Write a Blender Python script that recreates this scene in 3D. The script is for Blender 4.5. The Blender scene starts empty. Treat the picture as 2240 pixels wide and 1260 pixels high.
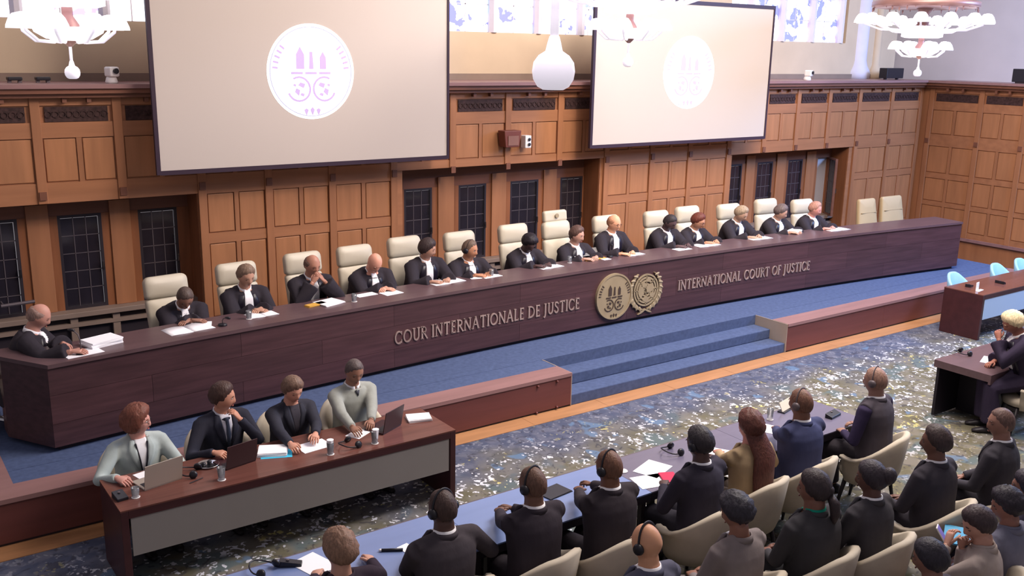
import bpy, bmesh, math, random
import numpy as np
from mathutils import Vector, Matrix, Euler
from mathutils.bvhtree import BVHTree

PI = math.pi
rnd = random.Random(7)
S = bpy.context.scene
COL = S.collection
R = math.radians

# ------------------------------------------------------------------ camera
CAM = Vector((0.0, -8.9333, 4.4173))
RGT = Vector((0.81520, -0.57886, 0.01917)); UPV = Vector((0.12484, 0.20793, 0.97014)); FWD = Vector((0.56557, 0.78847, -0.24177))
FPX = 2106.0
cd = bpy.data.cameras.new('camera'); cam = bpy.data.objects.new('camera', cd); COL.objects.link(cam)
cd.sensor_width = 36.0; cd.lens = 36.0 * FPX / 2240.0; cd.clip_end = 200; cd.clip_start = 0.05
mw = Matrix((RGT, UPV, -FWD)).transposed().to_4x4(); mw.translation = CAM
cam.matrix_world = mw
S.camera = cam

# ------------------------------------------------------------------ light
W = bpy.data.worlds.new('world'); S.world = W; W.use_nodes = True
bg = W.node_tree.nodes['Background']; bg.inputs[0].default_value = (0.95, 0.87, 0.95, 1); bg.inputs[1].default_value = 0.28
S.view_settings.view_transform = 'Standard'; S.view_settings.look = 'None'
S.view_settings.exposure = 0.0; S.view_settings.gamma = 1.0; S.view_settings.use_curve_mapping = False

def area(name, loc, rot, sx, sy, power, col):
    l = bpy.data.lights.new(name, 'AREA'); l.shape = 'RECTANGLE'; l.size = sx; l.size_y = sy; l.energy = power; l.color = col
    o = bpy.data.objects.new(name, l); COL.objects.link(o); o.location = loc; o.rotation_euler = rot
    return o
area('overhead_fill_light', (11.0, -2.2, 8.5), (R(8), 0, 0), 8, 4, 1150, (1.0, 0.91, 0.85))  # unseen lamp added overhead for soft light from above
area('overhead_fill_light', (14.5, -2.0, 8.5), (R(0), R(6), 0), 6, 3, 200, (1.0, 0.92, 0.88))  # second unseen overhead lamp, added to fill the right side
area('wall_fill_light', (8.6, -4.0, 8.0), (R(62), 0, 0), 4.5, 2, 720, (1.0, 0.87, 0.78))  # unseen lamp added to brighten the back wall
area('blue_side_fill', (19.6, -3.5, 6.2), (R(48), 0, R(30)), 2.5, 2, 950, (0.30, 0.52, 1.0))  # unseen lamp, not a window, added for the blue tint on the right

sl_ = bpy.data.lights.new('wall_spot_fill', 'SPOT'); sl_.energy = 1500; sl_.spot_size = R(27); sl_.spot_blend = 0.9; sl_.shadow_soft_size = 0.3; sl_.color = (1.0, 0.88, 0.78)  # unseen spot added to brighten the panelling between the screens
so_ = bpy.data.objects.new('wall_spot_fill', sl_); COL.objects.link(so_); so_.location = (8.0, -7.0, 7.6)
so_.rotation_euler = (Vector((9.2, 3.8, 2.9)) - so_.location).to_track_quat('-Z', 'Y').to_euler()

# ------------------------------------------------------------------ materials
def lin(c):
    return tuple(((x / 255) / 12.92 if x / 255 <= 0.04045 else ((x / 255 + 0.055) / 1.055) ** 2.4) for x in c)
MATS = {}
def mat(name, rgb, rough=0.6, spec=0.4, metal=0.0, var=0.0, scale=(8, 8, 8), bump=0.0, trans=0.0, emit=0.0, coat=0.0, detail=4, dark=None):
    if name in MATS: return MATS[name]
    m = bpy.data.materials.new(name); m.use_nodes = True; MATS[name] = m
    nt = m.node_tree; b = nt.nodes['Principled BSDF']
    c = lin(rgb); b.inputs['Base Color'].default_value = (*c, 1)
    b.inputs['Roughness'].default_value = rough; b.inputs['Specular IOR Level'].default_value = spec; b.inputs['Metallic'].default_value = metal
    if trans: b.inputs['Transmission Weight'].default_value = trans
    if coat: b.inputs['Coat Weight'].default_value = coat; b.inputs['Coat Roughness'].default_value = 0.2
    if emit: b.inputs['Emission Color'].default_value = (*c, 1); b.inputs['Emission Strength'].default_value = emit
    if var or bump:
        tc = nt.nodes.new('ShaderNodeTexCoord'); mp = nt.nodes.new('ShaderNodeMapping'); mp.inputs['Scale'].default_value = scale
        nz = nt.nodes.new('ShaderNodeTexNoise'); nz.inputs['Detail'].default_value = detail; nz.inputs['Scale'].default_value = 1.0
        nt.links.new(tc.outputs['Object'], mp.inputs[0]); nt.links.new(mp.outputs[0], nz.inputs['Vector'])
        if var:
            rp = nt.nodes.new('ShaderNodeValToRGB')
            d = lin(dark) if dark else tuple(x * (1 - var) for x in c)
            rp.color_ramp.elements[0].position = 0.3; rp.color_ramp.elements[0].color = (*d, 1)
            rp.color_ramp.elements[1].position = 0.7; rp.color_ramp.elements[1].color = (*(min(1, x * (1 + var * 0.6)) for x in c), 1)
            nt.links.new(nz.outputs['Fac'], rp.inputs[0]); nt.links.new(rp.outputs[0], b.inputs['Base Color'])
        if bump:
            bp = nt.nodes.new('ShaderNodeBump'); bp.inputs['Strength'].default_value = bump; bp.inputs['Distance'].default_value = 0.01
            nt.links.new(nz.outputs['Fac'], bp.inputs['Height']); nt.links.new(bp.outputs[0], b.inputs['Normal'])
    return m

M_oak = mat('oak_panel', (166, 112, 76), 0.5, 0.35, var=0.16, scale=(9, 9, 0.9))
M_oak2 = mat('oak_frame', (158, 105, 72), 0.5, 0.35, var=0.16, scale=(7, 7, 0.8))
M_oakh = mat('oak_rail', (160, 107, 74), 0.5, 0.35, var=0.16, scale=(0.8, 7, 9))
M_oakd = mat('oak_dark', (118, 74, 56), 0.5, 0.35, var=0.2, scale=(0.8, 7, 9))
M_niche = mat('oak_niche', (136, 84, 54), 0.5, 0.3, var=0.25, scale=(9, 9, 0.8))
M_grille = mat('carved_grille', (66, 46, 44), 0.7, 0.2, var=0.5, scale=(26, 26, 26))
M_plaster = mat('cream_plaster', (196, 174, 150), 0.85, 0.1, var=0.06, scale=(2, 2, 2))
M_plaster2 = mat('grey_plaster', (192, 184, 188), 0.85, 0.1, var=0.05, scale=(1.5, 1.5, 1.5))
M_stone = mat('pale_stone', (206, 198, 208), 0.7, 0.2, var=0.05, scale=(4, 4, 4))
M_sill = mat('stone_sill', (132, 112, 100), 0.6, 0.3, var=0.1, scale=(3, 3, 3))
M_glassd = mat('dark_window_glass', (40, 36, 44), 0.12, 0.6, var=0.25, scale=(3, 3, 2))
M_lead = mat('lead_bar', (98, 88, 92), 0.5, 0.4, 0.3)
M_iron = mat('dark_iron', (42, 34, 40), 0.5, 0.4)
M_bench = mat('wenge_panel', (77, 51, 55), 0.38, 0.4, var=0.28, scale=(1.2, 12, 22))
M_bench2 = mat('wenge_panel_b', (72, 48, 52), 0.38, 0.4, var=0.28, scale=(1.2, 12, 22))
M_top = mat('wenge_top', (92, 70, 74), 0.33, 0.5, var=0.12, scale=(1.5, 14, 10))
M_desk = mat('mahogany_desk', (108, 68, 60), 0.17, 0.6, var=0.2, scale=(1.0, 14, 10))
M_deskd = mat('mahogany_dark', (64, 32, 36), 0.42, 0.4, var=0.2, scale=(1.0, 10, 10))
M_tabb = mat('blue_grey_table_top', (112, 130, 176), 0.3, 0.5, var=0.06, scale=(1, 8, 8))
M_tubb = mat('upholstery_blue_lit', (150, 196, 226), 0.6, 0.3, var=0.05, scale=(12, 12, 12))  # blue light falling on cream tub chairs, put into their colour
M_tab = mat('slate_table_top', (98, 92, 112), 0.3, 0.5, var=0.08, scale=(1, 10, 10))
M_tabd = mat('table_dark', (34, 28, 36), 0.5, 0.3)
M_frost = mat('grey_frosted_panel', (132, 126, 124), 0.4, 0.4, var=0.04, scale=(2, 2, 2))
M_frostb = mat('pale_blue_panel', (170, 190, 215), 0.4, 0.4)
M_dais = mat('dais_front_wood', (104, 58, 54), 0.45, 0.4, var=0.16, scale=(0.7, 9, 9))
M_border = mat('dais_border_wood', (142, 106, 104), 0.4, 0.45, var=0.14, scale=(1, 9, 9))
M_cheek = mat('step_cheek', (160, 144, 132), 0.6, 0.3, var=0.08, scale=(3, 3, 3))
M_strip = mat('honey_parquet', (170, 122, 84), 0.4, 0.45, var=0.14, scale=(1.5, 14, 10))
M_blue = mat('blue_carpet', (76, 88, 120), 0.95, 0.1, var=0.16, scale=(18, 18, 18), bump=0.15, detail=6)
M_cream = mat('cream_leather', (198, 187, 168), 0.45, 0.4, var=0.03, scale=(4, 4, 4))
M_crease = mat('leather_seam', (168, 146, 112), 0.5, 0.35, var=0.04, scale=(4, 4, 4))  # slightly darker leather tone for the back seam strip
M_tan = mat('tan_leather', (184, 160, 124), 0.5, 0.35, var=0.03, scale=(4, 4, 4))
M_tub = mat('putty_upholstery', (192, 180, 162), 0.75, 0.2, var=0.05, scale=(12, 12, 12))
M_leg = mat('dark_wood_leg', (34, 28, 34), 0.5, 0.4)
M_chrome = mat('chrome', (190, 190, 195), 0.2, 0.5, 1.0)
M_blackp = mat('black_plastic', (28, 26, 34), 0.4, 0.4)
M_darkred = mat('dark_red_laptop', (52, 24, 30), 0.35, 0.4)
M_silver = mat('silver_laptop', (176, 164, 152), 0.35, 0.4, 0.3)
M_paper = mat('paper_white', (246, 244, 248), 0.8, 0.1)
M_paperc = mat('paper_cream', (228, 214, 196), 0.8, 0.1)
M_yell = mat('yellow_card', (206, 158, 74), 0.7, 0.2)
M_cyan = mat('cyan_card', (70, 190, 225), 0.6, 0.2)
M_red = mat('crimson_cover', (190, 50, 84), 0.6, 0.2)
M_glass = mat('clear_glass', (242, 244, 250), 0.05, 0.5, trans=0.92)
M_white = mat('white_plastic', (232, 226, 224), 0.4, 0.4)
M_gold = mat('bronze_beige', (158, 140, 112), 0.45, 0.4, 0.15, var=0.08, scale=(6, 6, 6))
M_goldd = mat('bronze_dark', (66, 52, 46), 0.6, 0.3)  # dark bronze for the seal marks and the ground behind the globe
M_letter = mat('brushed_letter', (176, 152, 144), 0.4, 0.5, 0.3)
M_screen = mat('screen_fabric', (186, 173, 165), 0.9, 0.05, emit=0.06)
M_sframe = mat('screen_frame', (52, 36, 50), 0.5, 0.3)
M_seal = mat('projected_seal_white', (255, 252, 255), 0.9, 0.0, emit=0.8)
M_sealm = mat('projected_seal_mark', (192, 170, 214), 0.9, 0.0, emit=0.12)
M_sealb = mat('projected_seal_blue', (184, 184, 208), 0.9, 0.0, emit=0.15)
M_shade = mat('lit_glass_shade', (255, 248, 255), 0.4, 0.3, emit=1.15)
M_cry = mat('milky_glass', (240, 234, 246), 0.15, 0.5, emit=0.55)  # glow added to glass that only catches light from the shades
M_brass = mat('chandelier_brass', (138, 102, 96), 0.4, 0.5, 0.3)

def carpet_mat():
    m = bpy.data.materials.new('patterned_carpet'); m.use_nodes = True; nt = m.node_tree; N = nt.nodes; L = nt.links
    b = N['Principled BSDF']; b.inputs['Roughness'].default_value = 0.9; b.inputs['Specular IOR Level'].default_value = 0.15
    tc = N.new('ShaderNodeTexCoord')
    def noise(sc, det=3, dist=0.0, off=0):
        mp = N.new('ShaderNodeMapping'); mp.inputs['Location'].default_value = (off, off * 1.7, 0); mp.inputs['Scale'].default_value = sc if isinstance(sc, tuple) else (sc, sc, sc)
        n = N.new('ShaderNodeTexNoise'); n.inputs['Scale'].default_value = 1; n.inputs['Detail'].default_value = det; n.inputs['Distortion'].default_value = dist
        L.new(tc.outputs['Object'], mp.inputs[0]); L.new(mp.outputs[0], n.inputs['Vector']); return n.outputs['Fac']
    def math_(op, a, bb=None, c=None):
        n = N.new('ShaderNodeMath'); n.operation = op
        for i, v in enumerate((a, bb, c)):
            if v is None: continue
            if isinstance(v, (int, float)): n.inputs[i].default_value = v
            else: L.new(v, n.inputs[i])
        return n.outputs[0]
    def ramp(f, p0, p1):
        n = N.new('ShaderNodeMapRange'); n.interpolation_type = 'SMOOTHSTEP'; L.new(f, n.inputs['Value']); n.inputs['From Min'].default_value = p0; n.inputs['From Max'].default_value = p1
        return n.outputs['Result']
    def mix(f, a, c):
        n = N.new('ShaderNodeMix'); n.data_type = 'RGBA'
        if isinstance(f, (int, float)): n.inputs['Factor'].default_value = f
        else: L.new(f, n.inputs['Factor'])
        for i, v in ((6, a), (7, c)):
            if isinstance(v, tuple): n.inputs[i].default_value = (*lin(v), 1)
            else: L.new(v, n.inputs[i])
        return n.outputs[2]
    sp = N.new('ShaderNodeSeparateXYZ'); L.new(tc.outputs['Object'], sp.inputs[0])
    y = sp.outputs['Y']
    zone = math_('ADD', y, math_('MULTIPLY', math_('SUBTRACT', noise(1.3, 3, 0, 3), 0.5), 1.8))
    fz = ramp(zone, -1.5, -0.5)
    olive = mix(ramp(noise(3.5, 4, 0.4, 9), 0.42, 0.6), (98, 93, 76), (114, 109, 101))
    olive = mix(ramp(noise(2.2, 2, 0.4, 21), 0.55, 0.66), olive, (90, 100, 101))
    blue = mix(ramp(noise(6, 4, 0.3, 5), 0.4, 0.62), (72, 77, 98), (92, 94, 110))
    base = mix(fz, olive, blue)
    base = mix(math_('MULTIPLY', ramp(noise(2.6, 2, 0.5, 40), 0.64, 0.68), 0.7), base, (92, 116, 146))
    # darker flecks
    base = mix(math_('MULTIPLY', ramp(noise(9, 2, 1.0, 14), 0.58, 0.64), 0.6), base, (54, 52, 62))
    # pale blobs and branching bits: scattered cells of a bent cell texture
    def blobs(sc, rad, keep, off, bend):
        mp = N.new('ShaderNodeMapping'); mp.inputs['Location'].default_value = (off, -off, 0); mp.inputs['Scale'].default_value = (sc, sc, sc)
        L.new(tc.outputs['Object'], mp.inputs[0])
        nz = N.new('ShaderNodeTexNoise'); nz.inputs['Scale'].default_value = 1.1; nz.inputs['Detail'].default_value = 2; L.new(mp.outputs[0], nz.inputs['Vector'])
        vm = N.new('ShaderNodeVectorMath'); vm.operation = 'MULTIPLY_ADD'; L.new(nz.outputs['Color'], vm.inputs[0]); vm.inputs[1].default_value = (bend, bend, 0); L.new(mp.outputs[0], vm.inputs[2])
        vo = N.new('ShaderNodeTexVoronoi'); vo.voronoi_dimensions = '2D'; vo.inputs['Scale'].default_value = 1; L.new(vm.outputs[0], vo.inputs['Vector'])
        sc_ = N.new('ShaderNodeSeparateColor'); L.new(vo.outputs['Color'], sc_.inputs[0])
        return math_('MULTIPLY', ramp(vo.outputs['Distance'], rad, rad * 0.75), ramp(sc_.outputs[0], keep, keep + 0.02))
    clus = ramp(noise(2.4, 2, 0.2, 31), 0.42, 0.55)
    sq = math_('MULTIPLY', blobs(14, 0.34, 0.66, 3, 2.6), clus)
    sq = math_('MAXIMUM', sq, math_('MULTIPLY', blobs(7, 0.30, 0.72, 11, 3.2), ramp(noise(1.8, 1, 0, 61), 0.5, 0.58)))
    dots = blobs(19, 0.26, 0.84, 19, 1.2)
    yel = mix(ramp(noise(2.0, 1, 0, 77), 0.60, 0.64), (206, 206, 214), (190, 180, 116))
    thin = math_('SUBTRACT', 1.0, math_('MULTIPLY', ramp(y, -1.1, -0.45), 0.85))
    thin = math_('MULTIPLY', thin, math_('SUBTRACT', 1.0, math_('MULTIPLY', ramp(y, -2.6, -3.8), 0.7)))
    base = mix(math_('MULTIPLY', math_('MAXIMUM', sq, dots), thin), base, yel)
    L.new(base, b.inputs['Base Color'])
    return m
M_carpet = carpet_mat()

def stained_mat():
    m = bpy.data.materials.new('stained_glass_daylight'); m.use_nodes = True; nt = m.node_tree; N = nt.nodes; L = nt.links
    b = N['Principled BSDF']; tc = N.new('ShaderNodeTexCoord'); vo = N.new('ShaderNodeTexVoronoi'); vo.inputs['Scale'].default_value = 5.0
    nz = N.new('ShaderNodeTexNoise'); nz.inputs['Scale'].default_value = 3; nz.inputs['Detail'].default_value = 3
    mx = N.new('ShaderNodeVectorMath'); mx.operation = 'ADD'; L.new(tc.outputs['Object'], mx.inputs[0]); L.new(nz.outputs['Color'], mx.inputs[1]); L.new(mx.outputs[0], vo.inputs['Vector'])
    L.new(tc.outputs['Object'], nz.inputs['Vector'])
    sp = N.new('ShaderNodeSeparateColor'); L.new(vo.outputs['Color'], sp.inputs[0])
    rp = N.new('ShaderNodeValToRGB'); rp.color_ramp.interpolation = 'CONSTANT'; e = rp.color_ramp.elements
    e[0].position = 0; e[0].color = (0.10, 0.12, 0.75, 1); e[1].position = 0.10; e[1].color = (0.45, 0.35, 0.9, 1)
    x = e.new(0.17); x.color = (0.95, 0.95, 1, 1); x = e.new(0.90); x.color = (0.55, 0.85, 1, 1)
    L.new(sp.outputs[0], rp.inputs[0]); L.new(rp.outputs[0], b.inputs['Emission Color']); b.inputs['Emission Strength'].default_value = 2.0
    b.inputs['Base Color'].default_value = (0.2, 0.2, 0.3, 1); b.inputs['Roughness'].default_value = 0.2
    return m
M_stain = stained_mat()

# ------------------------------------------------------------------ mesh helpers
class MB:
    def __init__(s): s.V = []; s.F = []; s.m = []
    def add(s, V, F, m=0):
        o = len(s.V); s.V += [Vector(v) for v in V]; s.F += [tuple(i + o for i in f) for f in F]; s.m += [m] * len(F); return s
    def box(s, c, d, rot=None, m=0):
        c = Vector(c); h = [x / 2 for x in d]
        V = [Vector((sx * h[0], sy * h[1], sz * h[2])) for sz in (-1, 1) for sy in (-1, 1) for sx in (-1, 1)]
        if rot is not None: V = [rot @ v for v in V]
        return s.add([v + c for v in V], [(0, 2, 3, 1), (4, 5, 7, 6), (0, 1, 5, 4), (2, 6, 7, 3), (0, 4, 6, 2), (1, 3, 7, 5)], m)
    def bx(s, x0, x1, y0, y1, z0, z1, m=0):
        return s.box(((x0 + x1) / 2, (y0 + y1) / 2, (z0 + z1) / 2), (x1 - x0, y1 - y0, z1 - z0), None, m)
    def loft(s, rings, m=0, cap=True, close=True):
        n = len(rings[0]); V = [v for r in rings for v in r]; F = []
        for i in range(len(rings) - 1):
            for j in range(n if close else n - 1):
                k = (j + 1) % n
                F.append((i * n + j, i * n + k, (i + 1) * n + k, (i + 1) * n + j))
        if cap and close:
            F.append(tuple(range(n - 1, -1, -1))); F.append(tuple((len(rings) - 1) * n + j for j in range(n)))
        return s.add(V, F, m)
    def tube(s, pts, rad, n=8, m=0, cap=True):
        pts = [Vector(p) for p in pts]; rad = rad if isinstance(rad, (list, tuple)) else [rad] * len(pts); rings = []; ref = None
        for i, p in enumerate(pts):
            t = (pts[min(i + 1, len(pts) - 1)] - pts[max(i - 1, 0)]).normalized()
            if ref is None: ref = Vector((0, 0, 1)) if abs(t.z) < 0.9 else Vector((0, 1, 0))
            a = t.cross(ref).normalized(); bb = a.cross(t).normalized(); ref = bb
            rr = rad[i]; ra, rb = rr if isinstance(rr, tuple) else (rr, rr)
            rings.append([p + a * (math.cos(2 * PI * k / n) * ra) + bb * (math.sin(2 * PI * k / n) * rb) for k in range(n)])
        return s.loft(rings, m, cap)
    def ell(s, c, r, rot=None, nu=12, nv=8, m=0):
        c = Vector(c); V = []; F = []
        r = (r, r, r) if isinstance(r, (int, float)) else r
        for i in range(1, nv):
            th = PI * i / nv
            for j in range(nu):
                ph = 2 * PI * j / nu; V.append(Vector((r[0] * math.sin(th) * math.cos(ph), r[1] * math.sin(th) * math.sin(ph), r[2] * math.cos(th))))
        V += [Vector((0, 0, r[2])), Vector((0, 0, -r[2]))]; t = len(V) - 2
        for i in range(nv - 2):
            for j in range(nu):
                k = (j + 1) % nu; F.append((i * nu + j, (i + 1) * nu + j, (i + 1) * nu + k, i * nu + k))
        for j in range(nu):
            k = (j + 1) % nu; F.append((t, j, k)); F.append((t + 1, (nv - 2) * nu + k, (nv - 2) * nu + j))
        if rot is not None: V = [rot @ v for v in V]
        return s.add([v + c for v in V], F, m)
    def lathe(s, prof, c=(0, 0, 0), n=16, m=0, rot=None):
        c = Vector(c); rings = []
        for r, z in prof:
            ring = [Vector((max(r, 1e-4) * math.cos(2 * PI * k / n), max(r, 1e-4) * math.sin(2 * PI * k / n), z)) for k in range(n)]
            if rot is not None: ring = [rot @ v for v in ring]
            rings.append([v + c for v in ring])
        return s.loft(rings, m)
    def prism(s, poly, y0, y1, m=0, f=None):
        """polygon in x-z, extruded along y"""
        n = len(poly); V = [Vector((x, y0, z)) for x, z in poly] + [Vector((x, y1, z)) for x, z in poly]
        if f: V = [f(v) for v in V]
        F = [tuple(range(n)), tuple(range(2 * n - 1, n - 1, -1))] + [(i, n + i, n + (i + 1) % n, (i + 1) % n) for i in range(n)]
        return s.add(V, F, m)
    def annulus(s, c, r0, r1, y0, y1, a0=0, a1=360, n=32, m=0, taper=False):
        """flat ring in the x-z plane with thickness y0..y1"""
        V = []; F = []
        full = abs(a1 - a0) >= 360
        for i in range(n + 1):
            t = i / n; a = R(a0 + (a1 - a0) * t)
            ra, rb = r0, r1
            if taper:
                w = math.sin(PI * min(1, max(0, t)) ** 0.8); mid = (r0 + r1) / 2; hw = (r1 - r0) / 2 * (0.15 + 0.85 * w); ra, rb = mid - hw, mid + hw
            for rr, yy in ((ra, y0), (rb, y0), (rb, y1), (ra, y1)):
                V.append(Vector((c[0] + rr * math.cos(a), yy, c[1] + rr * math.sin(a))))
        for i in range(n):
            for j in range(4):
                k = (j + 1) % 4; F.append((i * 4 + j, i * 4 + k, i * 4 + 4 + k, i * 4 + 4 + j))
        if not full: F.append((0, 3, 2, 1)); F.append((n * 4, n * 4 + 1, n * 4 + 2, n * 4 + 3))
        return s.add(V, F, m)
    def xf(s, M):
        s.V = [M @ v for v in s.V]; return s
    def mesh(s, name, mats, smooth=False):
        me = bpy.data.meshes.new(name); me.from_pydata([tuple(v) for v in s.V], [], s.F)
        for m in mats: me.materials.append(m)
        if len(mats) > 1: me.polygons.foreach_set('material_index', s.m)
        bm = bmesh.new(); bm.from_mesh(me); bmesh.ops.recalc_face_normals(bm, faces=bm.faces); bm.to_mesh(me); bm.free()
        if smooth: me.polygons.foreach_set('use_smooth', [True] * len(me.polygons))
        return me

def tag(o, label=None, cat=None, group=None, kind=None):
    if label: o['label'] = label
    if cat: o['category'] = cat
    if group: o['group'] = group
    if kind: o['kind'] = kind
    return o
def obj(name, mb, m, parent=None, smooth=False, bevel=0.0, loc=None, rotz=0.0, mesh=None):
    me = mesh or mb.mesh(name, m if isinstance(m, (list, tuple)) else [m], smooth)
    o = bpy.data.objects.new(name, me); COL.objects.link(o)
    if parent: o.parent = parent
    if loc is not None: o.location = loc
    if rotz: o.rotation_euler = (0, 0, rotz)
    if bevel:
        b = o.modifiers.new('bevel', 'BEVEL'); b.width = bevel; b.segments = 2; b.limit_method = 'ANGLE'
    return o
def empty(name, loc, rotz=0.0, label=None, cat=None, group=None, kind=None):
    o = bpy.data.objects.new(name, None); COL.objects.link(o); o.location = loc; o.rotation_euler = (0, 0, rotz); o.empty_display_size = 0.1
    return tag(o, label, cat, group, kind)
def dup(root, loc, rotz=0.0, label=None, group=None):
    r = root.copy(); COL.objects.link(r); r.location = loc; r.rotation_euler = (0, 0, rotz)
    if label: r['label'] = label
    if group: r['group'] = group
    for ch in root.children:
        c = ch.copy(); COL.objects.link(c); c.parent = r
        for g in ch.children:
            d = g.copy(); COL.objects.link(d); d.parent = c
    return r
def smooth(a, b, x):
    t = min(1, max(0, (x - a) / (b - a))) if a != b else float(x > a); return t * t * (3 - 2 * t)
def at(px, py, ax, val):
    """world point seen at a place in the photograph, on the plane ax = val"""
    d = FWD * FPX + RGT * (px - 1120) - UPV * (py - 630); i = 'xyz'.index(ax); return CAM + d * ((val - CAM[i]) / d[i])

# ------------------------------------------------------------------ setting: floor, dais
HD = 0.451                       # dais height
BT = 1.366                       # bench top
tag(obj('floor', MB().bx(-4, 26, -14, 6, -0.2, -0.002), M_carpet), kind='structure')
strip = tag(empty('floor_border', (0, 0, 0)), kind='structure')
x = 0.7
while x < 20.4:
    w = 1.18
    obj('plank', MB().bx(x, min(x + w - 0.004, 20.45), -0.268, 0.03, -0.05, 0.004), M_strip, strip); x += w
XE, XR = 7.36, 11.55
dais = tag(empty('floor_dais', (0, 0, 0)), kind='structure')
d = MB(); d.bx(1.04, 18.5, 0.62, 3.9, 0, HD); d.bx(1.04, XE - 0.002, 0.3, 0.62, 0, HD - 0.003); d.bx(XR, 18.5, 0.3, 0.62, 0, HD - 0.003)
d.bx(0, 18.5, 3.72, 4.4, 0, HD - 0.004)
obj('carpet_top', d, M_blue, dais)
obj('border_board', MB().bx(0.75, XE, -0.012, 0.3, HD - 0.04, HD + 0.004), M_border, dais)
obj('border_board', MB().bx(0.75, 1.04, 0.3, 3.7, HD - 0.04, HD + 0.004), M_border, dais)
obj('border_board', MB().bx(XR, 18.5, -0.012, 0.3, HD - 0.04, HD + 0.004), M_border, dais)
for x0, x1 in ((0.75, 3.0), (3.003, 5.2), (5.203, XE)):
    obj('front_board', MB().bx(x0, x1, 0.0, 0.28, 0.03, HD - 0.04), M_dais, dais)
for x0, x1 in ((XR, 14.0), (14.003, 16.3), (16.303, 18.5)):
    obj('front_board', MB().bx(x0, x1, 0.0, 0.28, 0.03, HD - 0.04), M_dais, dais)
obj('plinth', MB().bx(0.8, XE - 0.01, 0.015, 0.25, 0, 0.03).bx(XR + 0.01, 18.4, 0.015, 0.25, 0, 0.03), M_iron, dais)
obj('side_board', MB().bx(0.75, 0.78, 0, 3.7, 0.0, HD - 0.04), M_dais, dais)
obj('step_cheek', MB().bx(XR - 0.012, XR - 0.001, 0.0, 0.62, 0.0, HD), M_cheek, dais)
obj('step_cheek', MB().bx(XE + 0.001, XE + 0.012, 0.0, 0.62, 0.0, HD), M_cheek, dais)
for px, py in ((1176, 845), (1218, 834), (1173, 903), (1217, 890)):
    p = at(px, py, 'y', 0); obj('bolt', MB().lathe([(0.017, 0), (0.015, 0.018), (0.006, 0.03)], (0, 0, 0), 10, rot=Matrix.Rotation(R(90), 3, 'X')), M_dais, dais, True, loc=p)
steps = tag(empty('floor_steps', (XE, 0, 0)), kind='structure')
for i in range(2):
    obj('step', MB().bx(0.013, XR - XE - 0.013, 0.015 + 0.3 * i, 0.64, 0.15 * i, 0.15 * (i + 1)), M_blue, steps, bevel=0.012)

# ------------------------------------------------------------------ setting: walls
YB = 3.80
wall = tag(empty('wall_back', (0, 0, 0)), kind='structure')
NICHES = [(0.0, 3.97, 2.47), (7.06, 10.96, 2.60), (14.3, 17.97, 2.50)]
BLOCKS = [(-1.5, 0.0), (3.97, 7.06), (10.96, 14.3), (17.97, 20.5)]
b = MB()
for x0, x1 in BLOCKS: b.bx(x0, x1, YB, YB + 0.3, 0, 3.86)
for x0, x1, zt in NICHES:
    b.bx(x0, x1, YB, YB + 0.3, zt, 3.86)
obj('backing', b, M_oakh, wall)
obj('ledge', MB().bx(-1.5, 20.5, 3.56, 4.62, 3.85, 3.90), M_border, wall)
obj('cornice', MB().prism([(0, 0), (1, 0)], 0, 1) if False else MB().bx(-1.5, 20.5, 3.60, 3.82, 3.79, 3.85).bx(-1.5, 20.5, 3.66, 3.82, 3.74, 3.79), M_oakd, wall)
STX = [0.1, 1.1, 2.1, 3.03, 4.03, 4.95, 5.9, 6.9, 7.93, 8.97, 10.03, 11.08, 12.16, 13.12, 14.16, 15.15, 16.12, 17.12, 18.14, 19.3, 20.4]
def soffit(x):
    for x0, x1, zt in NICHES:
        if x0 < x < x1: return zt
    return 0.45
st_mesh = {}
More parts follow.
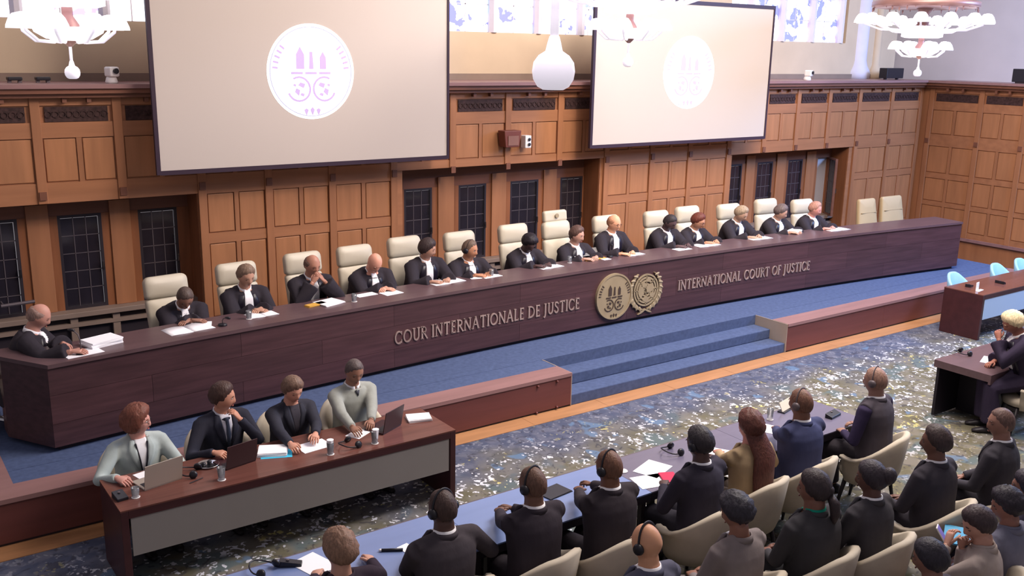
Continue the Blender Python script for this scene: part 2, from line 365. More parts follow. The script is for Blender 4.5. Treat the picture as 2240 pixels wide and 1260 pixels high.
for i, x in enumerate(STX):
    z0 = max(2.42, soffit(x) + 0.002) if soffit(x) > 1 else 0.45
    obj('stile', MB().bx(x - 0.055, x + 0.055, YB - 0.045, YB + 0.01, z0, 3.74), M_oak2, wall, bevel=0.006)
    if i < len(STX) - 1:
        xa, xb = x + 0.056, STX[i + 1] - 0.056; xm = (xa + xb) / 2
        zb = soffit(xm); 
        obj('grille', MB().bx(xa + 0.05, xb - 0.05, YB - 0.02, YB, 3.45, 3.63), M_grille, wall)
        g = MB()
        for k in range(9):
            xx = xa + 0.05 + (xb - xa - 0.1) * (k + 0.5) / 9; g.annulus((xx, 3.54), 0.032, 0.043, YB - 0.03, YB - 0.018, n=8)
        tag(obj('carving', g, M_grille, wall), kind='stuff')
        obj('rail', MB().bx(xa, xb, YB - 0.025, YB, 3.645, 3.74), M_oakh, wall)
        obj('rail', MB().bx(xa, xb, YB - 0.025, YB, 3.26, 3.445), M_oakh, wall)
        obj('rail', MB().bx(xa, xb, YB - 0.025, YB, zb + 0.001 if zb > 1 else 2.46, 2.72), M_oakh, wall)
        for k in (0.33, 0.67):
            xx = xa + (xb - xa) * k; obj('bracket', MB().bx(xx - 0.025, xx + 0.025, YB - 0.10, YB - 0.03, 3.68, 3.745), M_oakd, wall)
        obj('muntin', MB().bx(xm - 0.03, xm + 0.03, YB - 0.023, YB, 2.72, 3.26), M_oak2, wall)
        for s_ in (-1, 1):
            a, c = (xa + 0.014, xm - 0.042) if s_ < 0 else (xm + 0.042, xb - 0.014)
            obj('panel', MB().bx(a, c, YB - 0.018, YB, 2.735, 3.247), M_oak, wall, bevel=0.008)
        if zb < 1:
            obj('rail', MB().bx(xa, xb, YB - 0.023, YB, 1.78, 1.92), M_oakh, wall)
            obj('rail', MB().bx(xa, xb, YB - 0.023, YB, 0.45, 0.75), M_oakh, wall)
            obj('muntin', MB().bx(xm - 0.03, xm + 0.03, YB - 0.023, YB, 1.92, 2.46), M_oak2, wall)
            obj('muntin', MB().bx(xm - 0.03, xm + 0.03, YB - 0.023, YB, 0.75, 1.78), M_oak2, wall)
            for s_ in (-1, 1):
                a, c = (xa + 0.014, xm - 0.042) if s_ < 0 else (xm + 0.042, xb - 0.014)
                obj('panel', MB().bx(a, c, YB - 0.018, YB, 1.933, 2.447), M_oak, wall, bevel=0.008)
                obj('panel', MB().bx(a, c, YB - 0.018, YB, 0.763, 1.767), M_oak, wall, bevel=0.008)
        obj('square_block', MB().bx(x - 0.04, x + 0.04, YB - 0.065, YB - 0.04, 2.52, 2.62), M_oakd, wall)
# niches with their casements
WINS = [[(0.35, 0.85), (1.33, 1.85), (2.31, 2.84), (3.30, 3.81)], [(7.32, 7.83), (8.33, 8.87), (9.36, 9.95), (10.43, 10.93)], [(14.6, 15.1), (15.56, 16.04), (16.53, 17.0), (17.5, 17.93)]]
YW = 4.25
wn = 0
nich = tag(empty('wall_niches', (0, 0, 0)), kind='structure')
for (x0, x1, zt), ws in zip(NICHES, WINS):
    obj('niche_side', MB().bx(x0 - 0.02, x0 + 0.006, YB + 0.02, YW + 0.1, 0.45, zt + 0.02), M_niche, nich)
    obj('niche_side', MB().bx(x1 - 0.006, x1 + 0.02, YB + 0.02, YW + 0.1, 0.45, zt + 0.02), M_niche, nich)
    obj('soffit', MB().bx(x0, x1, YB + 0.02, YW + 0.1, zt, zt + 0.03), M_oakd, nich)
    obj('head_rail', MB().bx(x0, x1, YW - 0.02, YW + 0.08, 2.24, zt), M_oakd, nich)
    edges = [x0] + [v for w_ in ws for v in w_] + [x1]
    for k in range(0, len(edges), 2):
        a, c = edges[k], edges[k + 1]
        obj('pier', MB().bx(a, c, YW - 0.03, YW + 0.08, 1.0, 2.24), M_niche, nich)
        if c - a > 0.3: obj('pier_facing', MB().bx(a + 0.1, c - 0.1, YW - 0.055, YW - 0.03, 1.0, 2.4), M_oak2, nich, bevel=0.006)
    obj('sill', MB().bx(x0, x1, YW - 0.22, YW + 0.08, 0.93, 1.0), M_sill, nich, bevel=0.008)
    obj('low_cabinet', MB().bx(x0, x1, YW - 0.12, YW + 0.08, 0.45, 0.93), M_iron, nich)
    k = x0 + 0.25
    while k < x1:
        obj('cabinet_post', MB().bx(k, k + 0.09, YW - 0.18, YW - 0.12, 0.45, 0.93), M_sill, nich); k += 0.52
    obj('cabinet_rail', MB().bx(x0, x1, YW - 0.19, YW - 0.12, 0.80, 0.85), M_sill, nich)
    for (a, c) in ws:
        wn += 1
        opened = wn == 12
        w_ = c - a
        root = tag(empty('window_%d' % wn, (a if not opened else c, YW, 1.0), 0.0), kind='structure')
        sx = 1 if not opened else -1
        if opened: root.rotation_euler = (0, 0, R(58))
        f = MB(); h = 1.24
        f.bx(0, sx * 0.035, -0.03, 0.02, 0, h); f.bx(sx * (w_ - 0.035), sx * w_, -0.03, 0.02, 0, h); f.bx(sx * 0.035, sx * (w_ - 0.035), -0.03, 0.02, 0, 0.035); f.bx(sx * 0.035, sx * (w_ - 0.035), -0.03, 0.02, h - 0.035, h)
        obj('casement_frame', f, M_iron if not opened else M_oakd, root)
        nx, nz = 3, 5
        for i in range(nx):
            for j in range(nz):
                xa = 0.038 + (w_ - 0.076) * i / nx; xb = 0.038 + (w_ - 0.076) * (i + 1) / nx - 0.006; za = 0.038 + (h - 0.076) * j / nz; zb = 0.038 + (h - 0.076) * (j + 1) / nz - 0.006
                obj('pane', MB().bx(sx * xa, sx * xb, -0.004, 0.004, za, zb), M_glassd, root)
        f = MB()
        for i in range(1, nx): xx = 0.035 + (w_ - 0.076) * i / nx; f.bx(sx * (xx - 0.004), sx * (xx + 0.006), -0.010, 0.006, 0.035, h - 0.035)
        for j in range(1, nz): zz = 0.035 + (h - 0.076) * j / nz; f.bx(sx * 0.035, sx * (w_ - 0.035), -0.010, 0.006, zz - 0.004, zz + 0.006)
        obj('lead_bars', f, M_lead, root)
        obj('catch', MB().box((sx * (w_ - 0.02), -0.045, 0.55), (0.02, 0.03, 0.10)), M_chrome, root)
        if opened:
            obj('outside_dark', MB().bx(0, 0.5, 0, 0.01, 0, h), M_plaster2, nich, loc=(a, YW + 0.07, 1.0))
# upper wall with the stained-glass lights
YU = 4.62
uw = tag(empty('wall_upper', (0, 0, 0)), kind='structure')
GROUPS = [(-0.4, 3.9), (6.9, 11.55), (14.9, 18.6)]
MULL = [[0.15, 1.15, 2.15, 3.18], [7.3, 8.25, 9.25, 10.17, 11.12], [15.5, 16.48, 17.45, 18.42]]
b = MB(); b.bx(-1.5, 20.5, YU, YU + 0.4, 3.88, 4.66)
px_ = -1.5
for g0, g1 in GROUPS: b.bx(px_, g0, YU, YU + 0.4, 4.66, 7.6); px_ = g1
b.bx(px_, 20.5, YU, YU + 0.4, 4.66, 7.6); b.bx(-1.5, 20.5, YU, YU + 0.4, 7.6, 8.6)
obj('plaster_face', b, M_plaster, uw)
obj('skirting_band', MB().bx(-1.5, 20.5, YU - 0.03, YU, 3.9, 4.0), M_sill, uw)
sg = 20
for (g0, g1), mu in zip(GROUPS, MULL):
    for k in mu:
        m_ = MB().prism([(k - 0.075, YU + 0.02), (k - 0.03, YU - 0.04), (k + 0.03, YU - 0.04), (k + 0.075, YU + 0.02), (k + 0.03, YU + 0.2), (k - 0.03, YU + 0.2)], 4.66, 7.6, f=lambda v: Vector((v.x, v.z, v.y)))
        obj('mullion', m_, M_stone, uw)
    ed = [g0] + mu + [g1]
    for i in range(len(ed) - 1):
        a, c = ed[i] + 0.05, ed[i + 1] - 0.05
        if c - a < 0.15: continue
        root = tag(empty('window_%d' % sg, (0, 0, 0)), kind='structure'); sg += 1
        n = 2
        zs = [4.66, 5.1, 5.55, 6.1, 6.8, 7.6]
        for zz0, zz1 in zip(zs[:-1], zs[1:]):
            for q in range(n):
                xa = a + (c - a) * q / n; xb = a + (c - a) * (q + 1) / n
                obj('stained_pane', MB().bx(xa + 0.006, xb - 0.006, YU + 0.10, YU + 0.112, zz0 + 0.006, zz1 - 0.006), M_stain, root)
        f = MB()
        for zz0 in zs: f.bx(a, c, YU + 0.095, YU + 0.118, zz0 - 0.008, zz0 + 0.008)
        f.bx((a + c) / 2 - 0.008, (a + c) / 2 + 0.008, YU + 0.095, YU + 0.118, 4.66, 7.6)
        obj('glazing_bar', f, M_stone, root)
# buttress shaft near the corner and the vault rib
p = MB(); p.lathe([(0.34, 3.9), (0.34, 4.05), (0.27, 4.18), (0.24, 4.3), (0.24, 8.4)], (19.2, 4.75, 0), 20)
obj('corner_shaft', p, M_stone, uw, True)
obj('corner_shaft', MB().lathe([(0.16, 3.9), (0.16, 4.1), (0.10, 4.2), (0.10, 8.4)], (19.75, 4.62, 0), 14), M_plaster, uw, True)
# right wall
wr = tag(empty('wall_right', (20.5, 0, 0)), kind='structure')
obj('backing', MB().bx(0.0, 0.3, -9, 4.0, 0, 3.86), M_oak2, wr)
obj('ledge', MB().bx(-0.24, 0.9, -9, 3.56, 3.85, 3.90), M_border, wr)
obj('cornice', MB().bx(-0.2, 0.02, -9, 3.6, 3.79, 3.85).bx(-0.14, 0.02, -9, 3.66, 3.74, 3.79), M_oakd, wr)
obj('dado_rail', MB().bx(-0.07, 0.01, -9, 3.7, 0.44, 0.50), M_border, wr)
wru = tag(empty('wall_right_upper', (20.5, 0, 0)), kind='structure')
obj('plaster_face', MB().bx(0.75, 1.1, -9, 5.2, 3.88, 8.6), M_plaster2, wru)
STY = [3.55, 2.39, 1.42, 0.43, -0.55, -1.55, -2.55, -3.55, -4.55]
for i, yy in enumerate(STY):
    obj('stile', MB().bx(-0.045, 0.01, yy - 0.055, yy + 0.055, 0.5, 3.74), M_oak2, wr, bevel=0.006)
    obj('square_block', MB().bx(-0.065, -0.04, yy - 0.04, yy + 0.04, 2.52, 2.62), M_oakd, wr)
    if i == len(STY) - 1: break
    ya, yb_ = STY[i + 1] + 0.056, yy - 0.056; ym = (ya + yb_) / 2
    obj('grille', MB().bx(-0.02, 0, ya + 0.04, yb_ - 0.04, 3.45, 3.62), M_grille, wr)
    for z0, z1 in ((3.645, 3.74), (3.26, 3.445), (2.46, 2.72), (1.74, 1.86), (1.12, 1.22), (0.5, 0.62)):
        obj('rail', MB().bx(-0.025, 0, ya, yb_, z0, z1), M_oakh, wr)
    for z0, z1 in ((2.72, 3.26), (1.86, 2.46), (1.22, 1.74), (0.62, 1.12)):
        obj('muntin', MB().bx(-0.023, 0, ym - 0.03, ym + 0.03, z0, z1), M_oak2, wr)
        for a, c in ((ya + 0.014, ym - 0.042), (ym + 0.042, yb_ - 0.014)):
            obj('panel', MB().bx(-0.018, 0, a, c, z0 + 0.013, z1 - 0.013), M_oak, wr, bevel=0.008)
    for k in (0.33, 0.67):
        q = ya + (yb_ - ya) * k; obj('bracket', MB().bx(-0.13, -0.05, q - 0.025, q + 0.025, 3.68, 3.745), M_oakd, wr)
for a0, y0_ in ((0, 1.2), (1, -0.3)):
    obj('vault_rib', MB().tube([(0.74, y0_ - 0.5 * t + 0.35 * t * t, 3.9 + 4.5 * t) for t in (0, 0.2, 0.4, 0.6, 0.8, 1)], 0.07, 8), M_plaster2, wru, True)
obj('wall_grab_rail', MB().tube([at(2, 670, 'y', 4.0), at(76, 659, 'y', 4.0)], 0.022, 8).tube([at(8, 669, 'y', 4.0), at(8, 669, 'y', 4.0) + Vector((0, 0.22, 0))], 0.012, 6), M_lead, nich)

# ------------------------------------------------------------------ projection screens
def seal_marks(mb, r, y, m):
    """the court's seal: figure, palace towers, two globes, wreath and lettering strokes, around the origin in x-z"""
    y1 = y - 0.006
    mb.prism([(-0.34 * r, 0.06 * r), (-0.34 * r, 0.36 * r), (-0.25 * r, 0.52 * r), (-0.16 * r, 0.36 * r), (-0.16 * r, 0.06 * r)], y1, y, m)
    mb.prism([(0.20 * r, 0.06 * r), (0.20 * r, 0.30 * r), (0.27 * r, 0.42 * r), (0.34 * r, 0.30 * r), (0.34 * r, 0.06 * r)], y1, y, m)
    mb.prism([(-0.05 * r, 0.06 * r), (-0.03 * r, 0.42 * r), (0.03 * r, 0.42 * r), (0.05 * r, 0.06 * r)], y1, y, m)
    for k in range(3): mb.prism([((-0.46 + 0.32 * k) * r, -0.05 * r), ((-0.46 + 0.32 * k) * r, 0.0), ((-0.20 + 0.32 * k) * r, 0.0), ((-0.20 + 0.32 * k) * r, -0.05 * r)], y1, y, m)
    for sx in (-1, 1):
        c = (sx * 0.29 * r, -0.36 * r)
        mb.annulus(c, 0.23 * r, 0.27 * r, y1, y, n=20, m=m, a0=60 if sx > 0 else -160, a1=340 if sx > 0 else 120)
        for dx, dz, w, h in ((-0.06, 0.08, 0.16, 0.12), (0.04, -0.06, 0.12, 0.16), (-0.07, -0.12, 0.10, 0.08), (0.10, 0.08, 0.07, 0.06)):
            cx, cz = c[0] + dx * r * sx, c[1] + dz * r
            mb.prism([(cx - w * r / 2, cz), (cx - w * r / 5, cz + h * r / 2), (cx + w * r / 2, cz + h * r / 4), (cx + w * r / 4, cz - h * r / 2)], y1, y, m)
        for a in range(-2, 3):
            t = R((0 if sx > 0 else 180) + a * 8 + (22 * sx)); ca, sa = math.cos(t), math.sin(t)
            q0, q1 = 0.76 * r, 0.88 * r; nx_, nz_ = -sa * 0.02 * r, ca * 0.02 * r
            mb.prism([(ca * q0 + nx_, sa * q0 + nz_), (ca * q1 + nx_, sa * q1 + nz_), (ca * q1 - nx_, sa * q1 - nz_), (ca * q0 - nx_, sa * q0 - nz_)], y1, y, m)
    for dx in (-0.14, 0, 0.14):
        mb.prism([((dx - 0.05) * r, -0.80 * r), (dx * r, -0.74 * r - abs(dx) * 0.2 * r), ((dx + 0.05) * r, -0.80 * r), (dx * r, -0.92 * r)], y1, y, m)
def screen(px0, px1, zbot, cx, label):
    x0, x1 = px0, px1; ys = 3.3; zt = 5.20
    root = empty('projection_screen', ((x0 + x1) / 2, ys, zbot), 0, label, 'screen', 'projection screens on the back wall')
    w = (x1 - x0) / 2; h = zt - zbot
    obj('screen_surface', MB().bx(-w, w, -0.004, 0.004, 0, h), M_screen, root)
    f = MB(); f.bx(-w - 0.05, -w, -0.02, 0.03, -0.05, h + 0.06); f.bx(w, w + 0.035, -0.02, 0.03, -0.05, h + 0.06); f.bx(-w, w, -0.02, 0.03, -0.055, 0); f.bx(-w, w, -0.02, 0.03, h, h + 0.06)
    obj('frame', f, M_sframe, root)
    for sx in (-1, 1): obj('wall_bracket', MB().bx(sx * w * 0.8 - 0.03, sx * w * 0.8 + 0.03, 0.03, 0.43, 0.25, 0.31), M_sframe, root)
    s_ = obj('projected_seal', MB().annulus((0, 0), 0.0005, 0.62, -0.008, -0.004, n=64), M_seal, root, loc=(cx - (x0 + x1) / 2, 0, 4.06 - zbot))
    mk = MB(); seal_marks(mk, 0.62, -0.009, 0)
    obj('seal_mark', mk, M_sealm, s_)
    obj('seal_ring', MB().annulus((0, 0), 0.572, 0.582, -0.015, -0.009, n=64), M_sealb, s_)
screen(3.38, 7.53, 2.855, 5.42, 'large white projection screen, left of the two, showing the round court seal')
screen(10.33, 14.57, 2.89, 12.48, 'white projection screen behind the far chandelier, right of the two, showing the seal')

# ------------------------------------------------------------------ things on and by the back wall
def ptz(px, py, label):
    p = at(px, py, 'y', 3.85); r_ = empty('ceiling_camera' if False else 'room_camera', (p.x, 3.85, 3.9), R(20), label, 'camera', 'cameras along the wall ledge')
    obj('base', MB().lathe([(0.07, 0), (0.075, 0.02), (0.06, 0.07), (0.05, 0.08)]), M_white, r_, True)
    obj('head', MB().box((0, -0.02, 0.14), (0.13, 0.14, 0.12)), M_white, r_, bevel=0.02)
    obj('lens', MB().lathe([(0.03, 0), (0.035, 0.03), (0.01, 0.032)], (0, -0.09, 0.15), 12, rot=Matrix.Rotation(R(90), 3, 'X')), M_blackp, r_)
ptz(243, 165, 'white room camera on the ledge left of the large screen')
ptz(1767, 160, 'white room camera on the ledge right of the second screen')
p = Vector((8.93, 3.58, 0))
sp_ = empty('loudspeaker', (8.93, 3.70, 2.82), 0, 'brown wooden loudspeaker box mounted between the two screens', 'speaker')
obj('cabinet', MB().prism([(-0.17, 0), (-0.14, -0.26), (0.12, -0.26), (0.16, 0)], -0.14, 0.05).xf(Matrix.Translation((0, 0, 0.33))), mat('speaker_wood', (112, 58, 48), 0.5), sp_, bevel=0.01)
obj('grille_cloth', MB().bx(-0.10, 0.10, -0.15, -0.14, 0.10, 0.25), mat('speaker_cloth', (136, 96, 86), 0.9), sp_)
wc = empty('wall_camera', (9.26, 3.70, 2.86), 0, 'small white camera beside the wooden loudspeaker', 'camera')
obj('housing', MB().bx(-0.06, 0.06, -0.1, 0.03, 0, 0.2), M_white, wc, bevel=0.012)
for zz in (0.06, 0.14): obj('lens', MB().lathe([(0.022, 0), (0.026, 0.02), (0.01, 0.025)], (0.01, -0.1, zz), 10, rot=Matrix.Rotation(R(90), 3, 'X')), M_blackp, wc)
def ledge_box(x, y, w, dd, h, label):
    r_ = empty('flood_lamp', (x, y, 3.9), 0, label, 'lamp', 'dark lamps standing on the ledge')
    obj('housing', MB().bx(-w / 2, w / 2, -dd / 2, dd / 2, 0.03, h), M_blackp, r_, bevel=0.01)
    for s_ in (-1, 1): obj('foot', MB().bx(s_ * w * 0.35 - 0.02, s_ * w * 0.35 + 0.02, -0.03, 0.03, 0, 0.03), M_lead, r_)
ledge_box(1.97, 4.1, 0.16, 0.14, 0.07, 'flat dark lamp on the ledge, the one nearest the left edge')
ledge_box(2.28, 4.1, 0.16, 0.14, 0.07, 'flat dark lamp on the ledge below the left chandelier')
ledge_box(19.5, 4.0, 0.62, 0.2, 0.25, 'large dark lamp box on the ledge in the corner by the shaft')
r_ = empty('flood_lamp', (20.55, 1.55, 3.9), R(90), 'dark lamp box on the right wall ledge at the edge of view', 'lamp')
obj('housing', MB().bx(-0.25, 0.25, -0.1, 0.1, 0.03, 0.3), M_blackp, r_, bevel=0.01)
obj('foot', MB().bx(-0.2, 0.2, -0.05, 0.05, 0, 0.03), M_lead, r_)

# ------------------------------------------------------------------ chandeliers
def chandelier(x, y, z, label, power):
    """z is the middle of the hanging ball"""
    root = empty('chandelier', (x, y, z), rnd.random(), label, 'chandelier', 'glass chandeliers hanging over the court')
    obj('ball', MB().lathe([(0.034, -0.058), (0.052, -0.048), (0.066, -0.025), (0.070, 0.0), (0.066, 0.028), (0.050, 0.050), (0.028, 0.064), (0.022, 0.09), (0.016, 0.11)], n=20), M_cry, root, True)
    obj('ball_cap', MB().lathe([(0.001, -0.062), (0.034, -0.06), (0.034, -0.055)], n=16), M_brass, root, True)
    obj('stem', MB().tube([(0, 0, 0.09), (0, 0, 0.28)], 0.014, 10).tube([(0, 0, 0.28), (0, 0, 4.2)], 0.022, 10), M_cry, root, True)
    obj('hub', MB().lathe([(0.02, 0.24), (0.06, 0.28), (0.11, 0.36), (0.10, 0.44), (0.05, 0.52), (0.05, 0.62), (0.16, 0.66), (0.20, 0.74), (0.10, 0.84), (0.08, 1.0), (0.14, 1.1), (0.05, 1.2)], n=20), M_brass, root, True)
    obj('bowl', MB().lathe([(0.03, 0.29), (0.2, 0.31), (0.30, 0.37), (0.32, 0.42), (0.30, 0.42), (0.2, 0.36), (0.03, 0.34)], n=24), M_shade, root, True)
    obj('drum', MB().lathe([(0.27, 0.60), (0.34, 0.62), (0.34, 0.78), (0.30, 0.80), (0.27, 0.78)], n=24), M_shade, root, True)
    sh = MB().lathe([(0.125, -0.05), (0.12, -0.02), (0.095, 0.04), (0.06, 0.085), (0.02, 0.095)], n=14); me_s = sh.mesh('shade', [M_shade], True)
    for n, rr, zz, sc in ((8, 0.43, 0.45, 1.0), (14, 1.02, 0.90, 1.1), (8, 0.72, 0.86, 1.0)):
        arm = MB().tube([(0.05, 0, zz - 0.08), (rr * 0.35, 0, zz - 0.17), (rr * 0.7, 0, zz - 0.16), (rr * 0.95, 0, zz - 0.07), (rr, 0, zz + 0.02)], 0.016, 7); me_a = arm.mesh('arm', [M_cry], True)
        for k in range(n):
            a = 2 * PI * k / n
            o = obj('arm', None, None, root, mesh=me_a, rotz=a)
            q = obj('shade', None, None, o, mesh=me_s, loc=(rr, 0, zz)); q.scale = (sc, sc, sc)
    pts = MB()
    for k in range(40):
        a = 2 * PI * k / 40; rr = 0.85; pts.lathe([(0.004, 0.02), (0.016, 0.0), (0.004, -0.05)], (rr * math.cos(a), rr * math.sin(a), 1.12 - 0.05 * math.cos(6 * a)), 5)
    tag(obj('crystal_drops', pts, M_brass, root), kind='stuff')
    obj('crown_ring', MB().annulus((0, 0), 0.8, 0.9, 1.1, 1.22, n=40).xf(Matrix.Rotation(R(90), 4, 'X')).xf(Matrix.Translation((0, 0, 2.32))) if False else MB().lathe([(0.82, 1.10), (0.88, 1.12), (0.88, 1.2), (0.82, 1.22), (0.80, 1.16)], n=40), M_brass, root, True)
    l = bpy.data.lights.new('chandelier_glow', 'POINT'); l.energy = power; l.shadow_soft_size = 0.5; l.color = (1, 0.86, 0.76)
    lo = bpy.data.objects.new('chandelier_glow', l); COL.objects.link(lo); lo.parent = root; lo.location = (0, 0, 0.2)
chandelier(2.03, 1.15, 4.11, 'lit glass chandelier at the upper left corner over the bench end', 10)
chandelier(1.95, -6.42, 4.347, 'near glass chandelier of which only the large hanging ball shows between the screens', 8)
chandelier(8.66, 0.66, 4.27, 'lit glass chandelier in front of the right projection screen', 2)
chandelier(15.9, 1.1, 4.125, 'tiered lit glass chandelier at the upper right over the corner', 20)

# ------------------------------------------------------------------ the judges' bench
def yb(x): return 1.36 - 0.53 * ((x - 9.56) / 8.05) ** 2
def slope(x): return -0.53 * 2 * (x - 9.56) / 8.05 ** 2
bench = empty('judges_bench', (9.5, 1.3, HD), 0, 'long curved dark wood bench of the judges with metal lettering and two emblems', 'bench')
def bobj(name, mb, m, **k):
    mb.xf(Matrix.Translation((-9.5, -1.3, -HD))); return obj(name, mb, m, bench, **k)
def arcbox(x0, x1, f0, f1, z0, z1, n=6):
    """box bent along the bench: f0/f1 offsets behind the front face"""
    V = []; F = []; mb = MB()
    rings = []
    for i in range(n + 1):
        x = x0 + (x1 - x0) * i / n; y = yb(x); sl = slope(x); nx_, ny_ = -sl, 1.0; L_ = math.hypot(nx_, ny_); nx_ /= L_; ny_ /= L_
        rings.append([Vector((x + nx_ * f0, y + ny_ * f0, z0)), Vector((x + nx_ * f1, y + ny_ * f1, z0)), Vector((x + nx_ * f1, y + ny_ * f1, z1)), Vector((x + nx_ * f0, y + ny_ * f0, z1))])
    mb.loft(rings); return mb
X0B, X1B = 1.5, 17.55
bobj('worktop', arcbox(X0B, X1B, -0.02, 0.62, BT - 0.04, BT, 40), M_top)
bobj('core', arcbox(X0B + 0.02, X1B - 0.02, 0.03, 0.12, HD + 0.06, BT - 0.04, 40), M_iron)
bobj('plinth', arcbox(X0B + 0.06, X1B - 0.06, 0.06, 0.5, HD, HD + 0.06, 40), M_iron)
rows = [(HD + 0.055, 0.745), (0.748, 1.042), (1.045, BT - 0.042)]
for i, (z0, z1) in enumerate(rows):
    x = X0B; k = 0; first = 1.0 if i % 2 else 2.0
    while x < X1B - 0.01:
        w = first if k == 0 else 2.0
        xe = min(x + w, X1B)
        if X1B - xe < 0.4: xe = X1B
        bobj('panel', arcbox(x + 0.0015, xe - 0.0015, 0.0, 0.035, z0, z1, 6), M_bench if (k + i) % 2 else M_bench2)
        x = xe; k += 1
# left end: chamfered corner and return
yl = yb(X0B)
def slab(pts, z0, z1):
    return MB().prism([(a, c) for a, c in pts], z0, z1, f=lambda v: Vector((v.x, v.z, v.y)))
bobj('end_panel', slab([(X0B, yl), (1.17, 1.38), (1.21, 1.41), (X0B + 0.03, yl + 0.04)], HD + 0.055, BT - 0.042), M_bench2)
bobj('end_panel', slab([(1.17, 1.383), (1.17, 1.62), (1.21, 1.62), (1.21, 1.40)], HD + 0.055, BT - 0.042), M_bench)
bobj('end_worktop', slab([(X0B + 0.003, yl - 0.021), (1.15, 1.37), (1.15, 1.62), (1.40, 1.62), (X0B - 0.081, yl + 0.615)], BT - 0.04, BT), M_top)
bobj('end_panel', slab([(X1B, yb(X1B)), (X1B + 0.03, yb(X1B) + 0.6), (X1B - 0.02, yb(X1B) + 0.6), (X1B - 0.04, yb(X1B) + 0.04)], HD + 0.055, BT - 0.042), M_bench)
bobj('pedestal', slab([(1.3, 1.62), (1.25, 1.9), (1.30, 1.9), (1.35, 1.62)], HD, HD + 0.4), M_iron)

# lettering: a roman stroke alphabet with serifs; unit height, widths per letter
def arc(cx, cz, rx, rz, a0, a1, n=12): return [(cx + rx * math.cos(R(a0 + (a1 - a0) * i / n)), cz + rz * math.sin(R(a0 + (a1 - a0) * i / n))) for i in range(n + 1)]
TK, TN = 0.135, 0.085
def serif(x, z, w=0.26): return ([(x - w / 2, z), (x + w / 2, z)], 0.05)
GL = {
 'I': (0.30, [([(0.15, 0), (0.15, 1)], TK), serif(0.15, 0.025), serif(0.15, 0.975)]),
 'C': (0.86, [(arc(0.48, 0.5, 0.40, 0.46, 42, 318, 20), 0.11), ([(0.79, 0.70), (0.79, 0.95)], 0.05), ([(0.79, 0.06), (0.79, 0.30)], 0.05)]),
 'O': (0.98, [(arc(0.49, 0.5, 0.41, 0.45, 0, 360, 28), 0.11)]),
 'U': (0.84, [([(0.16, 1), (0.16, 0.36)] + arc(0.42, 0.36, 0.26, 0.31, 180, 360, 12) + [(0.68, 1)], 0.11), serif(0.16, 0.975), serif(0.68, 0.975)]),
 'R': (0.74, [([(0.15, 0), (0.15, 1)], TK), ([(0.15, 0.95)] + arc(0.36, 0.73, 0.22, 0.22, 90, -90, 10) + [(0.15, 0.51)], 0.10), ([(0.36, 0.5), (0.74, 0.0)], 0.11), serif(0.15, 0.025), serif(0.13, 0.975, 0.2)]),
 'N': (0.92, [([(0.14, 0), (0.14, 1)], TN), ([(0.12, 0.97), (0.78, 0.03)], 0.13), ([(0.78, 0), (0.78, 1)], TN), serif(0.14, 0.025), serif(0.10, 0.975, 0.16), serif(0.78, 0.975)]),
 'T': (0.78, [([(0.39, 0), (0.39, 1)], TK), ([(0.04, 0.95), (0.74, 0.95)], 0.09), ([(0.05, 0.80), (0.05, 1.0)], 0.045), ([(0.73, 0.80), (0.73, 1.0)], 0.045), serif(0.39, 0.025)]),
 'E': (0.62, [([(0.15, 0), (0.15, 1)], TK), ([(0.1, 0.955), (0.54, 0.955)], 0.085), ([(0.15, 0.52), (0.46, 0.52)], 0.085), ([(0.1, 0.045), (0.56, 0.045)], 0.085), ([(0.54, 0.85), (0.54, 1)], 0.045), ([(0.56, 0), (0.56, 0.16)], 0.045), ([(0.46, 0.43), (0.46, 0.61)], 0.04)]),
 'A': (0.90, [([(0.10, 0), (0.44, 1)], TN), ([(0.44, 1), (0.80, 0)], 0.135), ([(0.2, 0.34), (0.68, 0.34)], 0.07), serif(0.10, 0.025, 0.22), serif(0.80, 0.025, 0.22)]),
 'L': (0.62, [([(0.15, 0), (0.15, 1)], TK), ([(0.1, 0.045), (0.56, 0.045)], 0.085), ([(0.57, 0), (0.57, 0.17)], 0.045), serif(0.15, 0.975)]),
 'D': (0.92, [([(0.15, 0), (0.15, 1)], TK), ([(0.15, 0.95), (0.38, 0.95)] + arc(0.38, 0.5, 0.43, 0.45, 90, -90, 16) + [(0.15, 0.05)], 0.11), serif(0.12, 0.975, 0.2), serif(0.12, 0.025, 0.2)]),
 'J': (0.40, [([(0.2, 1), (0.2, 0.1)] + [(0.17, -0.08), (0.05, -0.2)], TK), serif(0.2, 0.975)]),
 'S': (0.60, [([(0.50, 0.80), (0.44, 0.93), (0.30, 0.955), (0.16, 0.90), (0.11, 0.76), (0.17, 0.63), (0.32, 0.53), (0.46, 0.42), (0.51, 0.26), (0.44, 0.10), (0.29, 0.045), (0.15, 0.08), (0.08, 0.22)], 0.11)]),
 'F': (0.58, [([(0.15, 0), (0.15, 1)], TK), ([(0.1, 0.955), (0.52, 0.955)], 0.085), ([(0.15, 0.52), (0.44, 0.52)], 0.085), ([(0.52, 0.84), (0.52, 1)], 0.045), serif(0.15, 0.025)]),
}
